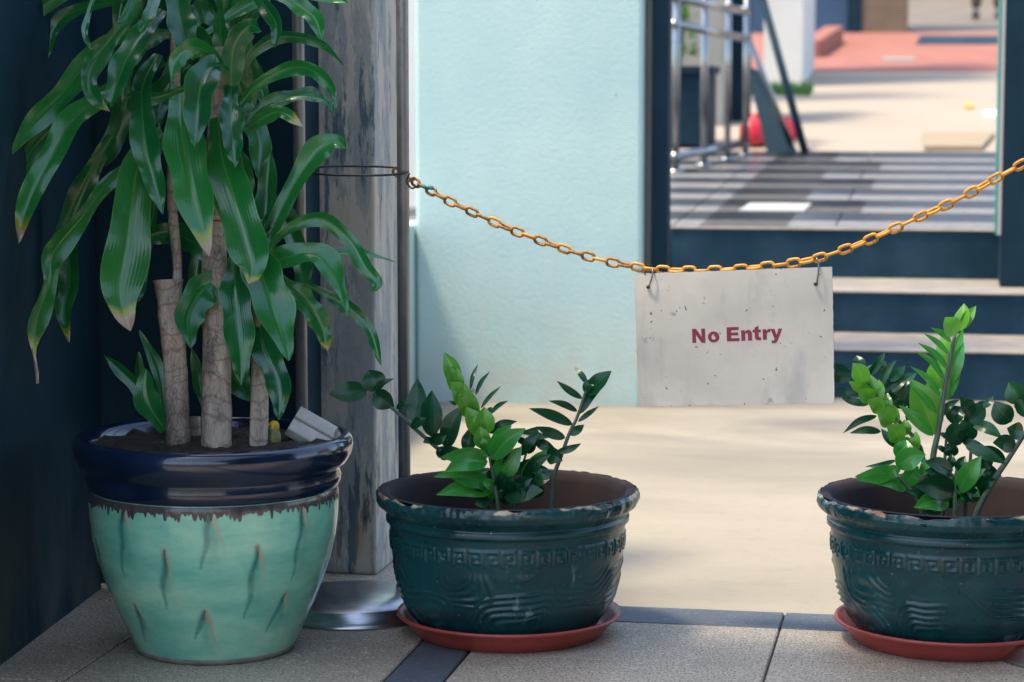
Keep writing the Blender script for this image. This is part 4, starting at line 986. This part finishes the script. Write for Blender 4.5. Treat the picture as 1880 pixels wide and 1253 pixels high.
CH = [(722, 312), (738, 322), (758, 333), (790, 350), (830, 372), (900, 405), (960, 430), (1050, 462), (1110, 479), (1150, 487), (1200, 495), (1270, 497.5), (1340, 495), (1420, 488), (1490, 477), (1560, 455), (1620, 430), (1690, 398), (1760, 366), (1830, 327), (1890, 294), (1990, 236)]
def chd(px): return depth(DC)+.022-.05*min(1, max(0, (px-745)/60))-(px-740)/1140*.36
path = smooth_path([at(x_, y_, chd(x_)) for x_, y_ in CH], 800)
acc = [0]
for a_, b_ in zip(path, path[1:]): acc.append(acc[-1]+(b_-a_).length)
def along(s):
    import bisect
    i = min(max(bisect.bisect(acc, s)-1, 0), len(path)-2); u = (s-acc[i])/max(1e-9, acc[i+1]-acc[i]); return path[i].lerp(path[i+1], u)
chn = thing('link_chain', 'yellow painted link chain sagging across the passage with worn links', 'chain', path[0])
pitch = .0236; wr = .0028; Lk = pitch+2*wr; hw = .0066
lp = []
for i in range(28):
    a_ = 2*math.pi*i/28; cs, sn = math.cos(a_), math.sin(a_)
    lp.append(Vector(((Lk/2-wr-hw)*(1 if cs > 0 else -1)*min(1, abs(cs)*4)+hw*cs, hw*sn, 0)))
lv_, lf_, _ = tube(lp, wr, 8, closed=True)
lme = bpy.data.meshes.new('link'); lme.from_pydata([tuple(p) for p in lv_], [], lf_); lme.materials.append(M['chain'])
lme.polygons.foreach_set('use_smooth', [True]*len(lme.polygons))
lme2 = lme.copy(); lme2.materials.clear(); lme2.materials.append(M['chain_shaded'])
nl = int(acc[-1]/pitch)
for i in range(nl):
    s0 = (i+.5)*pitch; p = along(s0); tg = (along(s0+.008)-along(s0-.008)).normalized()
    tv = -FWD; yv = tv.cross(tg).normalized(); zv = tg.cross(yv)
    rl = R(18+12*math.sin(i*.9)) if i % 2 == 0 else R(100+15*math.sin(i*1.3))
    y2 = yv*math.cos(rl)+zv*math.sin(rl); z2 = tg.cross(y2)
    mt = Matrix((tg, y2, z2)).transposed().to_4x4(); mt.translation = p-ORG[chn.name]
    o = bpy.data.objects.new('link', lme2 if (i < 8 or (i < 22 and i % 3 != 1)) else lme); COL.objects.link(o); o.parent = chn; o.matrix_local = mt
mk('sleeve', tube([at(768, 340, chd(768)-.007), at(794, 346, chd(794)-.007)], .0036, 10), M['sleeve'], chn)
o = mk('tie_wire', tube(smooth_path([at(752, 318, depth(DC)-.02), at(747, 334, depth(DC)-.016), at(756, 346, depth(DC)-.02), at(766, 342, depth(DC)-.03)], 14), .0018, 6), M['wire'], loc=at(752, 318, depth(DC)))
tag(o, 'dark twist of wire holding the yellow chain to the steel pole', 'wire')
# the pole that carries the other end of the chain, just outside the picture
ep = path[-1]+RIGHT*.02
o = thing('pole_stand', 'worn steel pole carrying the far end of the yellow chain', 'stand', (ep.x, ep.y, 0))
mk('base', lathe([(152*DS, 0), (150*DS, .009), (142*DS, hD-.003), (140*DS, hD), (2*DS, hD+.001)], (ep.x, ep.y, 0), 48), M['disc'], o)
mk('pole', tube([Vector((ep.x, ep.y, .02)), Vector((ep.x, ep.y, 2.2))], 11.3*DS, 16), M['steel'], o)

TL, TR, BR, BL = at(1165, 503, chd(1165)-.004), at(1528, 490, chd(1528)-.004), at(1532, 740, chd(1528)+.01), at(1172, 747, chd(1165)+.01)
def sg(u, v_, h=0.0):
    p = TL.lerp(TR, u).lerp(BL.lerp(BR, u), v_); n_ = ((TR-TL).cross(BL-TL)).normalized()
    if n_.dot(FWD) > 0: n_ = -n_
    return p+n_*(h+.004*math.sin(math.pi*u)*(1-v_*.5)+.0015*math.sin(5*v_+2*u))
sgn = thing('no_entry_sign', 'scuffed off-white board lettered No Entry, hanging from the yellow chain', 'sign', BL.lerp(BR, .5))
nu, nv = 48, 34; v, f, mi = [], [], []
def jag(u, v_):
    e = .0035*mnoise.noise(Vector((u*40, v_*40, 2)))+.002*mnoise.noise(Vector((u*90, v_*90, 7)))
    if u in (0, 1): u = u+e*(1 if u == 1 else 1)
    if v_ in (0, 1): v_ = v_+e
    return u, v_
for sidei, hh in ((0, .0012), (1, -.0012)):
    for j in range(nv+1):
        for i in range(nu+1): v.append(sg(*jag(i/nu, j/nv), hh))
nn = (nu+1)*(nv+1)
for j in range(nv):
    for i in range(nu):
        a_ = j*(nu+1)+i; f.append((a_, a_+nu+1, a_+nu+2, a_+1)); mi.append(0); f.append((a_+nn, a_+1+nn, a_+nu+2+nn, a_+nu+1+nn)); mi.append(0)
for i in range(nu):
    f.append((i, i+1, i+1+nn, i+nn)); mi.append(1); b0 = nv*(nu+1)+i; f.append((b0+1, b0, b0+nn, b0+1+nn)); mi.append(1)
for j in range(nv):
    a_ = j*(nu+1); f.append((a_+nu+1, a_, a_+nn, a_+nu+1+nn)); mi.append(1); a_ += nu; f.append((a_, a_+nu+1, a_+nu+1+nn, a_+nn)); mi.append(1)
board = mk('board', (v, f, None, mi), None, sgn, smooth=False, mats=[M['sign'], M['edge']])
def ring_(cx_, cy_, rx, ry, n=28): return [(cx_+rx*math.cos(2*math.pi*i/n), cy_+ry*math.sin(2*math.pi*i/n)) for i in range(n)]
LET = [(0.0, [(0,0),(0,1),(.29,1),(.66,.43),(.66,1),(.93,1),(.93,0),(.65,0),(.27,.57),(.27,0)]),
 (1.11, None),
 (2.45, [(0,0),(0,1),(.85,1),(.85,.78),(.31,.78),(.31,.62),(.80,.62),(.80,.41),(.31,.41),(.31,.22),(.87,.22),(.87,0)]),
 (3.46, [(0,0),(0,.74),(.26,.74),(.26,.63),(.36,.72),(.5,.76),(.66,.71),(.75,.55),(.75,0),(.47,0),(.47,.44),(.43,.52),(.37,.53),(.30,.48),(.28,.4),(.28,0)]),
 (4.26, [(.14,.74),(.14,.88),(.42,1.02),(.42,.74),(.58,.74),(.58,.54),(.42,.54),(.42,.27),(.46,.2),(.58,.21),(.58,.01),(.42,-.02),(.24,.02),(.15,.14),(.14,.54),(0,.54),(0,.74)]),
 (4.96, [(0,0),(0,.74),(.26,.74),(.26,.61),(.36,.73),(.48,.76),(.58,.73),(.50,.50),(.40,.53),(.31,.47),(.28,.34),(.28,0)]),
 (5.50, [(0,.74),(.29,.74),(.42,.31),(.55,.74),(.82,.74),(.50,-.08),(.40,-.22),(.27,-.28),(.07,-.26),(.05,-.07),(.19,-.08),(.26,-.02),(.27,.03)])]
UW = 26.2/363.0; VH = 26.0/246.0; u0, vb = 106/363.0, .531
for i_, (x0_, poly) in enumerate(LET):
    conv = lambda p: sg(u0+(x0_+p[0])*UW, vb-p[1]*VH-(.012*x0_/6.3), .0015)
    bm = bmesh.new()
    if poly:
        vs_ = [bm.verts.new(conv(p)) for p in poly]; bm.faces.new(vs_)
        bm.normal_update(); bmesh.ops.triangulate(bm, faces=bm.faces[:])
    else:
        A_ = [bm.verts.new(conv(p)) for p in ring_(.41, .37, .41, .39)]; B_ = [bm.verts.new(conv(p)) for p in ring_(.41, .37, .155, .19)]
        for q_ in range(28): bm.faces.new((A_[q_], A_[(q_+1) % 28], B_[(q_+1) % 28], B_[q_]))
    bm.normal_update()
    vv_ = [x_.co.copy() for x_ in bm.verts]; bm.verts.index_update(); ff_ = [tuple(x_.index for x_ in fc.verts) for fc in bm.faces]; bm.free()
    mk('letter', (vv_, ff_), M['maroon'], board, smooth=False)
for (u_, v_, L_, w_) in ((.262, .27, .030, .004), (.216, .29, .014, .003)):
    mk('gouge', ([sg(u_-w_, v_-L_*.5, .0016), sg(u_, v_-L_*.6, .0016), sg(u_+w_*.6, v_, .0016), sg(u_+w_*2, v_+L_*.5, .0016), sg(u_+w_*.8, v_+L_*.55, .0016), sg(u_-w_*.4, v_+L_*.1, .0016)], [(0, 1, 2, 3, 4, 5)]), M['hole'], board, smooth=False)
for (ux, vx, cxp) in ((.078, .095, 1198), (.925, .115, 1499)):
    h0 = sg(ux, vx, .004); cp_ = at(cxp, 494 if cxp < 1300 else 474, chd(cxp)-.008)
    mid_ = h0.lerp(cp_, .6)-FWD*.006+RIGHT*(.003 if cxp > 1300 else .002)
    pth = smooth_path([sg(ux, vx, -.006), h0-FWD*.003, mid_, cp_, cp_+FWD*.016+Vector((0, 0, -.004))], 20)
    mk('hook', tube(pth, .0014, 8), M['hook'], sgn)
    kn = sg(ux-.006, vx+.008, .003); mk('knot', lathe([(.001, -.003), (.0034, -.001), (.003, .002), (.001, .003)], kn, 10), M['wire'], sgn)
